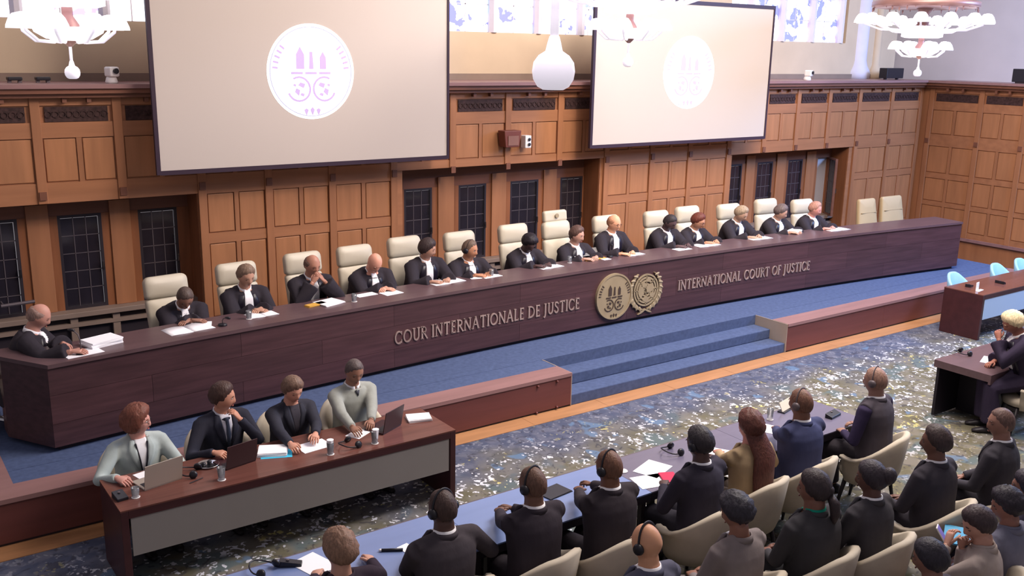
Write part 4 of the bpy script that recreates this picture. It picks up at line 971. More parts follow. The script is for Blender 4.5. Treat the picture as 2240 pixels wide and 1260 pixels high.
        for i in (0, len(rows) - 1):
            for j in range(nu): F.append((i * n + j, i * n + j + 1, o_ + i * n + j + 1, o_ + i * n + j))
        o2 = obj(name, MB().add(V, F), mtl, root, True)
        if lab: o2['label'] = lab
        return o2
    shm = cloth(shirt, 0.8)
    # collar band round the neck
    cb = MB(); cr = []
    for q in range(25):
        a = R(-62 - 0) + R(304 + 0) * 0 + 2 * PI * q / 24
        cr.append(a)
    def band(r0, z0, z1, r1, gap):
        m_ = MB(); rings = []
        for q in range(25):
            a = R(90 + gap) + (2 * PI - 2 * R(gap)) * q / 24; dv = ax * math.cos(a) + f * (math.sin(a) * 1.05); dr = -0.022 * max(0, math.sin(a))
            c0 = NK + s * dr - f * 0.004
            rings.append([c0 + s * z0 + dv * r0, c0 + s * z1 + dv * r1, c0 + s * z1 + dv * (r1 + 0.008), c0 + s * z0 + dv * (r0 + 0.012)])
        return m_.loft(rings)
    if outfit in ('suit', 'robe', 'vest', 'mao'):
        obj('collar', band(0.066 * sc, -0.02, 0.028, 0.064 * sc, 8), shm, root, True)
    if outfit in ('suit', 'vest', 'blazer', 'mao'):
        obj('jacket_collar', band(0.080 * sc, -0.03, 0.012, 0.074 * sc, 38), cm, root, True)
    if robe:
        fm = mat('robe_facing', (26, 20, 34), 0.4, 0.4)
        for k in (-1, 1):
            patch([(0.03, k * 0.045, k * 0.09), (0.12, k * 0.05, k * 0.125), (0.25, k * 0.05, k * 0.13), (0.42, k * 0.05, k * 0.13)], 0.013, fm, 'robe_facing', nu=3)
        patch([(0.0, -0.03, 0.03), (0.05, -0.042, 0.042), (0.15, -0.045, 0.045), (0.27, -0.056, 0.056), (0.34, -0.060, 0.060)], 0.022, mat('jabot_white', (248, 244, 248), 0.8), 'jabot', nu=8, ripple=0.006)
    elif outfit in ('suit', 'blazer'):
        dp = 0.30
        patch([(0.0, -0.05, 0.05), (0.08, -0.045, 0.045), (0.18, -0.026, 0.026), (dp, -0.003, 0.003)], 0.008, shm, 'shirt')
        if tie: patch([(0.02, -0.016, 0.016), (0.05, -0.014, 0.014), (0.15, -0.02, 0.02), (dp - 0.02, -0.012, 0.012)], 0.014, cloth(tie, 0.6), 'tie', nu=2)
        for k in (-1, 1):
            patch([(0.0, k * 0.055, k * 0.085), (0.07, k * 0.048, k * 0.115), (0.14, k * 0.034, k * 0.095), (dp, k * 0.002, k * 0.02)], 0.012, cm, 'lapel', nu=3)
    elif outfit == 'mao':
        patch([(0.02, -0.006, 0.006), (0.40, -0.006, 0.006)], 0.008, cloth((118, 118, 116)), 'placket', nu=2)
        patch([(0.025, -0.022, 0.022), (0.07, -0.004, 0.004)], 0.008, cloth((60, 60, 70)), 'tie', nu=2)
    elif outfit == 'vest':
        tr = cloth(tie or (30, 28, 52))
        for i in (0, 1):
            sl = MB(); k = 1 if i == 0 else -1; fd = (wr[i] - el[i]).normalized()
            sl.tube([sh[i] - ax * (k * 0.04), sh[i], el[i], wr[i] - fd * 0.012], [0.062 * sc, 0.065 * sc, 0.053 * sc, 0.04 * sc], 12)
            P['parts'].append(('sleeve', job(sl, 0.0145, 3), [tr], None))
    if not robe:
        tm = cloth((40, 40, 48) if trousers == 'bare' else trousers or tuple(int(v * 0.8) for v in cloth_c)); t_ = MB()
        if trousers != 'bare':
            for i in (0, 1):
                k = 1 if i == 0 else -1
                t_.tube([H0 + Vector((k * 0.085, -0.04, 0)), H0 + Vector((k * 0.09, 0.06, 0.0)), knee[i], knee[i] + Vector((0, 0.02, -0.06)), ank[i] + Vector((0, 0, 0.01))], [0.108 * sc, 0.108 * sc, 0.078 * sc, 0.072 * sc, 0.062], 12)
            P['parts'].append(('trousers', job(t_, 0.017, 2), [tm], None))
    for i in (0, 1):
        obj('shoe', MB().loft([ellring(ank[i] + Vector((0, dy, dz)), Vector((1, 0, 0)), Vector((0, 0, 1)), a, c, 10, 2.4) for dy, dz, a, c in ((-0.075, -0.045, 0.026, 0.044), (0.0, -0.04, 0.042, 0.05), (0.08, -0.055, 0.048, 0.036), (0.16, -0.065, 0.042, 0.026), (0.205, -0.07, 0.022, 0.018))]), M_leg, root, True)
    # --- hair
    if hair in ('bald', 'none'): pass
    else:
        base = {'bun': 'full', 'pony': 'full', 'long': 'thick', 'updo': 'thick', 'curly': 'bob'}.get(hair, hair)
        hmb = hair_mb(base, len(PEOPLE)); hmb.xf(HR)
        if hair == 'bun': hmb.ell(HR @ Vector((0, -0.125, 0.03)), (0.062, 0.055, 0.07), None, 14, 10)
        if hair == 'updo': hmb.ell(HR @ Vector((0, -0.085, 0.03)), (0.075, 0.05, 0.075), HR.to_3x3().normalized(), 14, 10)
        if hair == 'pony':
            q0 = HR @ Vector((0, -0.105, -0.03)); hmb.ell(HR @ Vector((0, -0.1, 0.0)), 0.04, None, 10, 8)
            hmb.tube([q0, q0 + Vector((0, -0.05, -0.06)), q0 + Vector((0.01, -0.055, -0.14)), q0 + Vector((0.015, -0.04, -0.24))], [0.028, 0.042, 0.038, 0.012], 10)
        if hair == 'long':
            q0 = HR @ Vector((0, -0.05, 0.05)); rings = []
            for t, a, c in ((0, 0.07, 0.06), (0.12, 0.105, 0.07), (0.28, 0.12, 0.065), (0.45, 0.125, 0.055), (0.60, 0.115, 0.045), (0.70, 0.085, 0.03)):
                bkd = -f * (0.085 * smooth(0.1, 0.35, t) + 0.05 * smooth(0.12, 0.3, t)); rings.append([v + ax * 0.02 * math.sin(9 * t) for v in ellring(q0 - s * t + bkd, ax, f, a, c, 16, 2)])
            hmb.loft(rings)
        obj('hair', hmb, hm, root, True)
    if phones:
        b2 = MB(); arcp = [HR @ Vector((0.090 * math.sin(q), -0.01, 0.128 * math.cos(q) - 0.0)) for q in [R(-95 + 190 * k / 16) for k in range(17)]]
        b2.tube(arcp, [(0.011, 0.004)] * 17, 6)
        pm_ = M_lead if phones == 'grey' else M_blackp; ph_ = obj('headphones', b2, pm_, root, True)
        for k in (-1, 1): obj('ear_cup', MB().lathe([(0.01, -0.014), (0.032, -0.012), (0.036, 0.0), (0.03, 0.016), (0.008, 0.02)], (0, 0, 0), 14, rot=Matrix.Rotation(k * R(90), 3, 'Y')).xf(HR @ Matrix.Translation((k * 0.091, -0.008, -0.006))), pm_, ph_, True)
    if glasses:
        g2 = MB()
        for k in (-1, 1):
            g2.tube([HR @ Vector((k * 0.033 + 0.022 * math.cos(q), 0.100 - 0.006 * abs(math.cos(q)), 0.006 + 0.017 * math.sin(q))) for q in [2 * PI * j / 14 for j in range(15)]], 0.002, 5)
            g2.tube([HR @ Vector((k * 0.055, 0.096, 0.008)), HR @ Vector((k * 0.082, 0.0, 0.008))], 0.002, 5)
        g2.tube([HR @ Vector((-0.011, 0.102, 0.008)), HR @ Vector((0.011, 0.102, 0.008))], 0.002, 5)
        obj('glasses', g2, M_blackp, root)
    P['patch'] = patch; P['ctx'] = (NK, s, ax, f, HR, H0, wr, sh)
    PEOPLE.append(P); return P

def vis(px, py, ax_, v): return at(px, py, ax_, v)
# judges: pixel of the head centre, distance behind the bench front
def jpos(px, py, back=0.78):
    y = 2.0
    for _ in range(12):
        p = at(px, py, 'y', y); y = yb(p.x) + back
    return p
JG = 'robed judges seated behind the long bench'
LS, MS, DS = (206, 160, 138), (176, 128, 104), (96, 68, 58)
def judge(label, px, py, lean=22, pitch=20, yaw=0, skin=LS, hair='short', hairc=(80, 68, 62), hands=None, face=-90, dx=(0.11, -0.13), dy=0.34, build=1.0, eyes='down', glasses=False, phones=False, back=0.80, lift=None, side=0):
    p = jpos(px, py, back); fr = R(face); fw = Vector((math.cos(fr), math.sin(fr), 0)); rt = Vector((-math.sin(fr) * -1, -math.cos(fr), 0)); rt = Vector((math.sin(fr), -math.cos(fr), 0))
    h = hands
    if h is None:
        h = []
        for k, q in enumerate(dx):
            w_ = Vector((p.x, p.y, 0)) + rt * q + fw * (dy - 0.02 * k); w_.z = BT + 0.03; h.append(w_)
        if lift:
            for k in lift: h[k] = p + fw * 0.17 + rt * (0.07 if k == 0 else -0.07) + Vector((0, 0, -0.17))
    return person(label, JG, p, face, lean, side, yaw, pitch, skin, hair, hairc, 'robe', (40, 35, 42), (246, 242, 246), hands=h, floor=HD, up=tuple(bool(lift) and k in lift for k in (0, 1)), build=build, eyes=eyes, glasses=glasses, phones=phones, voxel=0.0115)
CG = []
judge('bald robed person at the left bend of the bench, seen in profile, arranging papers', 85, 692, 16, 22, 4, (196, 142, 126), 'fringe', (150, 120, 110), face=-22, hands=[at(158, 768, 'z', BT + 0.04), at(140, 752, 'z', BT + 0.05)], back=0.76)
judge('robed judge bent low over open papers at the left end, arms folded', 405, 650, 30, 36, -8, (150, 108, 92), 'crop', (88, 72, 66), dx=(0.0, 0.06), dy=0.28)
judge('robed judge with short grey-brown hair, second from the left among the high-backed chairs', 538, 604, 16, 16, 8, (188, 142, 120), 'short', (128, 104, 88), dx=(0.0, -0.05), dy=0.30)
judge('balding robed judge holding both hands up before the mouth', 683, 580, 16, 14, 10, (178, 126, 106), 'fringe', (110, 84, 74), lift=(0, 1))
judge('bald robed judge with pink head bowed and hands folded on the bench', 820, 574, 26, 34, -4, (222, 160, 138), 'bald', (190, 150, 130), dx=(0.02, 0.0), dy=0.30, build=1.1)
judge('dark-haired robed judge turning toward the neighbour, writing on open papers', 935, 544, 18, 10, 48, (184, 140, 120), 'full', (58, 44, 44))
judge('balding robed judge wearing headphones, looking across the room', 1028, 546, 18, 6, 28, (190, 134, 104), 'recede', (110, 90, 78), phones=True, eyes='open', build=1.08)
judge('dark-skinned robed judge with short black hair reading, left of the president chair', 1158, 532, 24, 32, -10, (84, 62, 62), 'thick', (34, 26, 34))
judge('robed judge in the tallest chair with a crest, brown hair, before the glass lectern', 1262, 514, 14, 10, 24, (196, 150, 134), 'short', (92, 68, 62), eyes='open')
judge('bald robed judge with glasses right of the president chair, looking at his papers', 1343, 488, 14, 12, 16, (224, 164, 132), 'fringe', (170, 120, 92), glasses=True)
judge('dark-skinned robed judge with shaved head leaning over papers right of the emblems', 1465, 486, 20, 26, 18, (92, 70, 72), 'crop', (48, 40, 44))
judge('red-brown-haired robed judge wearing glasses, beside the shaven-headed judge', 1527, 484, 20, 18, 30, (196, 142, 114), 'short', (104, 52, 40), glasses=True)
judge('robed judge with cropped grey-blond hair and long white jabot, third from the right end', 1621, 468, 20, 24, 20, (186, 148, 126), 'short', (160, 138, 116))
judge('grey-haired robed judge with hands full of white papers, second from the right end', 1708, 464, 20, 18, 40, (190, 146, 126), 'short', (104, 88, 86))
judge('pink-faced robed judge at the right end of the occupied seats', 1783, 457, 18, 14, 34, (218, 152, 140), 'recede', (176, 128, 112))
# their chairs
CH = [(365, 600, 'cream chair behind the judge bent low at the left end'), (518, 572, 'cream chair behind the judge with grey-brown hair'), (662, 550, 'cream chair behind the judge with both hands up'), (775, 535, 'cream chair behind the bald judge with pink bowed head'),
      (883, 516, 'cream chair behind the dark-haired judge turning aside'), (1003, 505, 'cream chair behind the judge wearing headphones'), (1120, 489, 'cream chair behind the dark-skinned reading judge with black hair'), (1214, 462, 'tallest cream chair with a crest pad on its headrest'),
      (1322, 470, 'cream chair behind the bald judge with glasses'), (1432, 460, 'cream chair behind the shaven-headed judge'), (1500, 450, 'cream chair behind the red-brown-haired judge'), (1590, 445, 'cream chair behind the judge with grey-blond hair'),
      (1671, 434, 'cream chair behind the grey-haired judge holding papers'), (1750, 435, 'cream chair behind the pink-faced judge at the right')]
c0 = c1 = None
for px, py, lab in CH:
    y = 2.6
    for _ in range(12):
        p = at(px, py, 'y', y); y = yb(p.x) + 1.38
    top = p.z - HD
    fz = -R(180) + math.atan(slope(p.x))
    lab = lab.replace('cream chair', 'cream high-backed chair', 1)
    if 'crest' in lab:
        c = judge_chair(lab, 1.355, crest=True); c.location = (p.x, p.y - 0.34 + 0.0, HD); c.rotation_euler = (0, 0, fz)
    else:
        if c0 is None: c0 = judge_chair(lab, 1.36); c = c0; c.location = (p.x, p.y - 0.34, HD); c.rotation_euler = (0, 0, fz)
        else: c = dup(c0, (p.x, p.y - 0.34, HD), fz, lab)
    c.scale = (1, 1, top / (1.36 if 'crest' not in lab else 1.50))
c = dup(c0, (1.10, 1.92, HD), R(-112), 'cream high-backed chair cut by the left edge, behind the bald person in profile')
for px, py, w, lab in ((1895, 434, 0.50, 'tan high-backed chair left empty at the right end of the bench'), (1949, 428, 0.62, 'broad tan empty chair nearest the right wall')):
    y = 2.2
    p = at(px, py, 'y', 2.35)
    c = judge_chair(lab, p.z - HD, w, False, M_tan, 1.22, False); c.location = (p.x, p.y - 0.3, HD); c.rotation_euler = (0, 0, R(178))

# registry clerks at the left desk
RG = 'registry staff at the mahogany desk'
p = at(300, 922, 'y', -0.52)
P1 = person('woman with curly reddish hair in a pale grey-green blazer, reaching to the desk', RG, at(300, 920, 'y', -0.46), -84, 8, 0, 58, 4, (214, 156, 142), 'curly', (122, 72, 58), 'blazer', (176, 186, 184), (236, 234, 238), hands=[at(258, 1046, 'z', 0.79), at(372, 1012, 'z', 0.80)], curl=(0.5, 0.6), eyes='open', trousers=(60, 60, 66), glasses=True, voxel=0.0095, sc=0.97)
for k in (-1, 1): P1['patch']([(0.02, k * 0.045, k * 0.055), (0.15, k * 0.026, k * 0.036), (0.33, k * 0.001, k * 0.011)], 0.018, cloth((36, 34, 42)), 'lanyard', nu=1)
person('man in dark suit with brown hair and beard touching his chin', RG, at(487, 868, 'y', -0.42), -84, 8, 0, 56, 8, (196, 140, 116), 'short', (72, 50, 44), 'suit', (38, 38, 50), (214, 212, 222), (70, 76, 92), hands=[at(470, 990, 'z', 0.80), at(487, 868, 'y', -0.42) + Vector((0.10, -0.15, -0.19))], curl=(0.6, 1.0), up=(False, True), eyes='open', voxel=0.0095)
person('woman with pulled-back brown hair in a black suit reading papers', RG, at(640, 852, 'y', -0.46), -86, 8, 0, 4, 20, (206, 150, 128), 'bun' if False else 'full', (118, 92, 78), 'blazer', (42, 42, 52), (50, 46, 54), hands=[at(640, 978, 'z', 0.80), at(690, 950, 'z', 0.82)], curl=(0.7, 0.7), trousers='bare', voxel=0.0095, sc=0.97)
person('man with shaved head in a light grey jacket, hands joined on the desk', RG, at(775, 812, 'y', -0.40), -88, 4, 0, -6, 22, (150, 108, 90), 'crop', (92, 80, 78), 'mao', (152, 154, 148), (222, 220, 224), hands=[at(775, 942, 'z', 0.80), at(812, 925, 'z', 0.80)], curl=(0.6, 0.6), trousers=(130, 130, 128), voxel=0.0095)
# front row of counsel, seen from behind
FG = 'counsel seated along the slate tables'
def back_person(label, grp, px, py, z, **k):
    kw = dict(facing=90, lean=3, yaw=0, pitch=4, voxel=0.0105); kw.update(k)
    return person(label, grp, at(px, py, 'z', z), kw.pop('facing'), kw.pop('lean'), **kw)
def th(px, py, z=0.79): return at(px, py, 'z', z)
BSK = (112, 80, 66)
back_person('woman with short light-brown hair in a dark jacket at the bottom edge', FG, 742, 1203, 1.22, skin=(200, 150, 130), hair='thick', hairc=(136, 104, 86), outfit='blazer', cloth_c=(44, 34, 46), hands=[th(812, 1228), th(690, 1262)], sc=0.95, yaw=14)
back_person('bald-headed man in charcoal suit wearing headphones, at the left slate table', FG, 968, 1112, 1.30, skin=(84, 60, 54), hair='crop', hairc=(70, 52, 48), cloth_c=(58, 52, 58), phones=True, hands=[th(1040, 1175), th(905, 1205)], build=1.08, yaw=12)
back_person('man in black suit with headphones, hands clasped at the table edge', FG, 1165, 1060, 1.30, skin=BSK, hair='crop', hairc=(100, 72, 60), cloth_c=(44, 38, 46), phones=True, hands=[th(1120, 1112, 0.84), th(1092, 1120, 0.84)], curl=(1, 1), build=1.05, yaw=14)
back_person('man in black suit with headphones leaning on his elbows beside the crimson booklet', FG, 1332, 1022, 1.30, skin=(116, 78, 60), hair='crop', hairc=(108, 74, 58), cloth_c=(44, 38, 44), phones=True, hands=[th(1290, 1060, 0.84), th(1262, 1068, 0.84)], curl=(1, 1), build=1.08, yaw=10)
back_person('man with cropped black hair and headphones holding a crimson booklet', FG, 1530, 970, 1.30, skin=(82, 60, 56), hair='short', hairc=(44, 38, 44), cloth_c=(44, 40, 52), phones=True, hands=[th(1560, 1000, 0.82), th(1452, 1062, 0.84)], yaw=6, pitch=10)
back_person('woman with waist-long auburn hair in a gold jacket', FG, 1640, 932, 1.26, skin=(190, 130, 116), hair='long', hairc=(92, 52, 44), outfit='blazer', cloth_c=(174, 150, 118), hands=[th(1640, 985, 0.82), th(1572, 992, 0.82)], sc=0.96, trousers=(60, 50, 46))
back_person('man in a navy suit with headphones behind the name plate', FG, 1752, 882, 1.31, skin=(122, 84, 68), hair='crop', hairc=(112, 78, 64), cloth_c=(52, 56, 88), phones='grey', hands=[th(1790, 925), th(1690, 935)], build=1.1, yaw=8)
back_person('man in dark grey waistcoat over navy sleeves at the right end of the row', FG, 1915, 833, 1.34, skin=(150, 112, 96), hair='crop', hairc=(146, 112, 98), outfit='vest', cloth_c=(64, 58, 66), phones='grey', tie=(40, 32, 58), hands=[th(1880, 925, 0.8), th(1845, 945, 0.78)], yaw=4, build=1.04, facing=98)
# second row
SG = 'people in the second row of chairs'
back_person('bald tan man in a blue-grey jacket wearing an over-ear band, bottom edge', SG, 1415, 1188, 1.27, skin=(204, 150, 118), hair='bald', hairc=(150, 110, 90), cloth_c=(86, 86, 104), phones=True, yaw=10, pitch=8)
back_person('woman with black pinned-up hair in a grey jacket', SG, 1610, 1120, 1.24, skin=(140, 98, 82), hair='updo', hairc=(46, 42, 52), outfit='blazer', cloth_c=(126, 116, 116), yaw=18, pitch=20, sc=0.97)
back_person('woman with a dark ponytail and a green scarf at her collar', SG, 1780, 1068, 1.26, skin=(122, 84, 72), hair='pony', hairc=(52, 42, 46), outfit='suit', cloth_c=(52, 50, 54), shirt=(20, 130, 110), yaw=26, build=1.12)
back_person('woman with a high dark bun in a black jacket, right of the ponytail', SG, 1905, 1046, 1.24, skin=(96, 66, 58), hair='bun', hairc=(52, 44, 52), outfit='suit', cloth_c=(56, 53, 58), yaw=26, pitch=6, sc=0.96)
back_person('man in black suit with dark hair, hands resting on his knee', SG, 2047, 967, 1.30, skin=(110, 76, 64), hair='short', hairc=(62, 48, 48), cloth_c=(50, 46, 54), yaw=24)
back_person('man with shaved sides in a black suit at the right of the second row', SG, 2190, 925, 1.30, skin=(146, 106, 92), hair='crop', hairc=(98, 74, 68), cloth_c=(50, 47, 54), yaw=40, facing=100)
# third row
TG = 'people at the lower right corner'
back_person('dark-haired person at the bottom edge, lowest in the right corner', TG, 2034, 1222, 1.14, skin=(130, 92, 80), hair='full', hairc=(44, 40, 50), cloth_c=(58, 54, 66), yaw=20, pitch=14, sc=0.95)
PH = back_person('woman in a beige top holding up a phone', TG, 2140, 1146, 1.18, skin=(190, 142, 124), hair='full', hairc=(64, 50, 54), outfit='mao', cloth_c=(168, 154, 148), shirt=(168, 154, 148), yaw=36, pitch=24, sc=0.95, facing=110, hands=[at(2105, 1195, 'z', 0.98), at(2072, 1190, 'z', 1.0)], curl=(0.9, 0.9), up=(True, True))
back_person('person in a blue-grey top with a hair band, near the right edge', TG, 2203, 1106, 1.18, skin=(140, 98, 86), hair='thick', hairc=(44, 38, 48), outfit='mao', cloth_c=(112, 112, 130), shirt=(112, 112, 130), yaw=40, pitch=16, sc=0.95)
back_person('dark-haired person cut off by the right edge', TG, 2246, 1066, 1.18, skin=(130, 92, 80), hair='full', hairc=(48, 40, 52), cloth_c=(60, 56, 72), yaw=30, sc=0.95)
# advocate with wig
lw = at(2216, 706, 'z', 1.36)
AD = person('advocate in a pale curled wig and black gown, hand to his face', None, (lw.x, lw.y, lw.z), 138, 22, 0, 0, 24, (150, 96, 80), 'wig', (226, 204, 164), 'robe', (40, 32, 50), (240, 236, 236), hands=[Vector((lw.x + 0.06, lw.y + 0.20, 0.80)), Vector((lw.x - 0.12, lw.y + 0.08, lw.z - 0.20))], curl=(0.6, 1.0), up=(False, True))

# finish the remeshed bodies and garments in one evaluation
dg = bpy.context.evaluated_depsgraph_get()
for P in PEOPLE:
    root = P['root']
    me = bpy.data.meshes.new_from_object(P['body'].evaluated_get(dg))
    me.materials.clear(); bm = bmesh.new(); bm.from_mesh(me)
    ex = P['extra'].mesh('x', P['mats'], True); n0 = len(bm.faces)
    bm.from_mesh(ex); bm.to_mesh(me); bm.free()
    for m_ in P['mats']: me.materials.append(m_)
    o = bpy.data.objects.new('body', me); COL.objects.link(o); o.parent = root
    for name, job_o, mats, lab in P['parts']:
        me = bpy.data.meshes.new_from_object(job_o.evaluated_get(dg)); me.materials.clear()
        for m_ in mats: me.materials.append(m_)
        o = bpy.data.objects.new(name, me); COL.objects.link(o); o.parent = root
for o in list(TMP.objects):
    me = o.data; bpy.data.objects.remove(o); bpy.data.meshes.remove(me)
bpy.data.collections.remove(TMP)

# ------------------------------------------------------------------ chairs for the seated people on the floor
seats = []
for P in PEOPLE:
    if P['root'].get('group') in (RG, FG, SG, TG) or P is AD: seats.append(P)
t0 = None
for P in seats:
    r_ = P['root']; L = r_.location; a = r_.rotation_euler.z
    who = r_['label']; g_ = {RG: 'putty tub chairs behind the mahogany desk', FG: 'putty tub chairs along the slate tables', SG: 'putty tub chairs of the second row', TG: 'putty tub chairs of the third row'}.get(r_.get('group'), None)
    lab = 'putty tub chair of the ' + ' '.join(who.replace(',', '').split()[:11])
    pos = (L.x + 0.0, L.y - 0.0, 0)
    fw = Vector((-math.sin(a), math.cos(a), 0)); pos = Vector((L.x, L.y, 0)) + fw * (0.0 if g_ else 0.0)
    if g_ is not None and r_.get('group') != RG: a += R(9)
    if t0 is None: t0 = tub_chair(lab, g_); t0.location = pos; t0.rotation_euler = (0, 0, a); t0.scale = (0.9, 0.9, 0.94)
    else:
        c = dup(t0, pos, a, lab, g_); c.scale = (0.9, 0.9, 0.94) if r_.get('group') == RG else (1, 1, 1)
        if g_ is None and 'group' in c: del c['group']
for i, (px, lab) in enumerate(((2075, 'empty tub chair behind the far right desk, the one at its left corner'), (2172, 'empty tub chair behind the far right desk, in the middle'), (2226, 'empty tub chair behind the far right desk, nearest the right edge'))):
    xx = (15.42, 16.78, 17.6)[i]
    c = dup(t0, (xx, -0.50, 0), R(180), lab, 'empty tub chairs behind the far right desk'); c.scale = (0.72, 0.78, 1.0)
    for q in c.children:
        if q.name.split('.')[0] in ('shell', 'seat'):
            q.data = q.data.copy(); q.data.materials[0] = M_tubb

# ------------------------------------------------------------------ small things
def sheet(px, py, z, w, d_, rot, label, name='paper', m=None, t=0.004, cat='paper', grp=None, skew=0.0):
    p = at(px, py, 'z', z); r_ = empty(name, (p.x, p.y, z), R(rot), label, cat, grp)
    rr = random.Random(int(px))
    n = max(1, min(4, int(t / 0.008) + 1))
    for i in range(n):
        obj('sheet', MB().box((rr.uniform(-1, 1) * 0.006 * (n > 1), rr.uniform(-1, 1) * 0.006 * (n > 1), t * (i + 0.5) / n), (w, d_, t / n - 0.0003), Matrix.Rotation(rr.uniform(-1, 1) * 0.05 * (n > 1), 3, 'Z')), m or M_paper, r_)
    return r_
def booklet(px, py, z, w, d_, rot, label, m=None, spread=7):
    """open booklet: two slightly raised leaves"""
    p = at(px, py, 'z', z); r_ = empty('open_booklet', (p.x, p.y, z), R(rot), label, 'booklet')
    for s_ in (-1, 1):
        obj('leaf', MB().loft([[Vector((s_ * w / 2 * u, yy, zz + 0.012 * math.sin(PI * u) + 0.002)) for u in (0.01, 0.2, 0.4, 0.6, 0.8, 1.0)] + [Vector((s_ * w / 2 * u, yy, zz)) for u in (1.0, 0.8, 0.6, 0.4, 0.2, 0.01)] for yy, zz in ((-d_ / 2, 0.0), (d_ / 2, 0.0))]), m or M_paper, r_, True)
    return r_
def mic(px, py, z, rot, label, h=0.24):
    p = at(px, py, 'z', z); r_ = empty('gooseneck_microphone', (p.x, p.y, z), R(rot), label, 'microphone')
    obj('base', MB().lathe([(0.05, 0), (0.048, 0.018), (0.02, 0.026)], n=16), M_blackp, r_, True)
    obj('neck', MB().tube([(0, 0, 0.02), (0, 0, h * 0.6), (0, 0.02, h * 0.85), (0, 0.07, h)], 0.006, 6), M_lead, r_, True)
    obj('capsule', MB().tube([(0, 0.06, h), (0, 0.10, h + 0.004), (0, 0.13, h + 0.006)], [0.012, 0.016, 0.012], 8), M_blackp, r_, True)
def tumbler(px, py, z, label, h=0.12):
    p = at(px, py, 'z', z); r_ = empty('drinking_glass', (p.x, p.y, z), 0, label, 'glass', 'drinking glasses')
    obj('glass_wall', MB().lathe([(0.028, 0.0), (0.034, h), (0.032, h), (0.026, 0.008), (0.001, 0.008)], n=18), M_glass, r_, True)
    obj('glass_foot', MB().lathe([(0.0005, 0), (0.034, 0), (0.036, 0.004), (0.028, 0.007)], n=18), M_white, r_, True)
def headset(px, py, z, rot, label):
    p = at(px, py, 'z', z); r_ = empty('headset', (p.x, p.y, z + 0.012), R(rot), label, 'headset', 'headsets lying on the tables')
    obj('band', MB().tube([(0.09 * math.sin(a), 0.11 * math.cos(a), 0.01 + 0.03 * math.cos(a) ** 2) for a in [R(-110 + 220 * k / 14) for k in range(15)]], 0.006, 6), M_blackp, r_, True)
    for k in (-1, 1): obj('ear_cup', MB().lathe([(0.008, -0.014), (0.034, -0.01), (0.036, 0.006), (0.02, 0.016)], (k * 0.085, -0.04, 0.02), 12, rot=Matrix.Rotation(R(70 * k), 3, 'Y')), M_blackp, r_, True)
    obj('cable', MB().tube([(0.085, -0.06, 0.0), (0.12, -0.1, -0.008), (0.16, -0.08, -0.008), (0.2, -0.12, -0.008)], 0.003, 5), M_blackp, r_)
def laptop(px, py, z, rot, label, mc, w=0.33, open_=100):
    p = at(px, py, 'z', z); r_ = empty('laptop', (p.x, p.y, z), R(rot), label, 'laptop')
    obj('base', MB().bx(-w / 2, w / 2, 0, 0.23, 0, 0.016), mc, r_, bevel=0.004)
    obj('keyboard', MB().bx(-w / 2 + 0.02, w / 2 - 0.02, 0.03, 0.12, 0.016, 0.018), M_blackp, r_)
    L_ = obj('lid', MB().bx(-w / 2, w / 2, -0.004, 0.004, 0, 0.22).xf(Matrix.Translation((0, 0.0, 0.014)) @ Matrix.Rotation(R(open_ - 90), 4, 'X')), mc, r_)
    obj('display', MB().bx(-w / 2 + 0.01, w / 2 - 0.01, 0.0042, 0.005, 0.012, 0.208).xf(Matrix.Translation((0, 0.0, 0.014)) @ Matrix.Rotation(R(open_ - 90), 4, 'X')), M_blackp, L_)
def unit(px, py, z, rot, label, w=0.09, d_=0.13, name='conference_unit', m=None):
    p = at(px, py, 'z', z); r_ = empty(name, (p.x, p.y, z), R(rot), label, 'device')
    obj('case', MB().prism([(-d_ / 2, 0), (d_ / 2, 0), (d_ / 2, 0.05), (-d_ / 2, 0.025)], -w / 2, w / 2, f=lambda v: Vector((v.y, v.x, v.z))), m or M_blackp, r_, bevel=0.004)
    obj('button', MB().lathe([(0.012, 0), (0.012, 0.008), (0.004, 0.01)], (0.0, 0.02, 0.042), 10), M_lead, r_)
DZ = 0.75
# on the bench
sheet(222, 752, BT, 0.34, 0.24, 18, 'thick stack of white paper at the left end of the bench', 'paper_stack', t=0.06, cat='papers')
sheet(180, 772, BT, 0.36, 0.22, 10, 'loose white papers under the hands of the profile figure')
sheet(1925 - 1925 + 20, 806, BT, 0.12, 0.08, 0, 'small white note at the chamfered bench corner') if False else None
booklet(412, 720, BT, 0.50, 0.28, 8, 'open white booklet before the judge bent low at the left')
sheet(440, 712, BT, 0.22, 0.28, -20, 'white sheet sliding from the booklet of the bent judge')
booklet(572, 688, BT, 0.34, 0.22, 6, 'open white booklet before the judge with grey-brown hair')
sheet(720, 663, BT, 0.30, 0.24, 16, 'white writing pad before the judge with raised hands', 'writing_pad', t=0.02)
sheet(690, 668, BT, 0.26, 0.10, 14, 'yellow-brown folder left of the white writing pad', 'folder', M_yell, 0.02, 'folder')
sheet(800, 645, BT, 0.28, 0.14, 6, 'printed white sheet left of the bald judge with folded hands')
sheet(856, 641, BT, 0.26, 0.18, 8, 'white sheet right before the bald judge with folded hands')
booklet(975, 616, BT, 0.50, 0.26, 6, 'open white file before the dark-haired turning judge')
sheet(1072, 604, BT, 0.30, 0.18, 4, 'white sheet before the judge wearing headphones')
sheet(1040, 608, BT, 0.16, 0.12, -14, 'small white note left before the judge wearing headphones')
booklet(1200, 583, BT, 0.40, 0.24, 4, 'open white pages before the dark-skinned judge with black hair')
sheet(1300, 567, BT, 0.40, 0.10, 2, 'yellow papers lying before the glass lectern', 'folder', M_yell, 0.012, 'papers')
sheet(1325, 567, BT, 0.14, 0.10, 0, 'white card beside the yellow papers at the lectern')
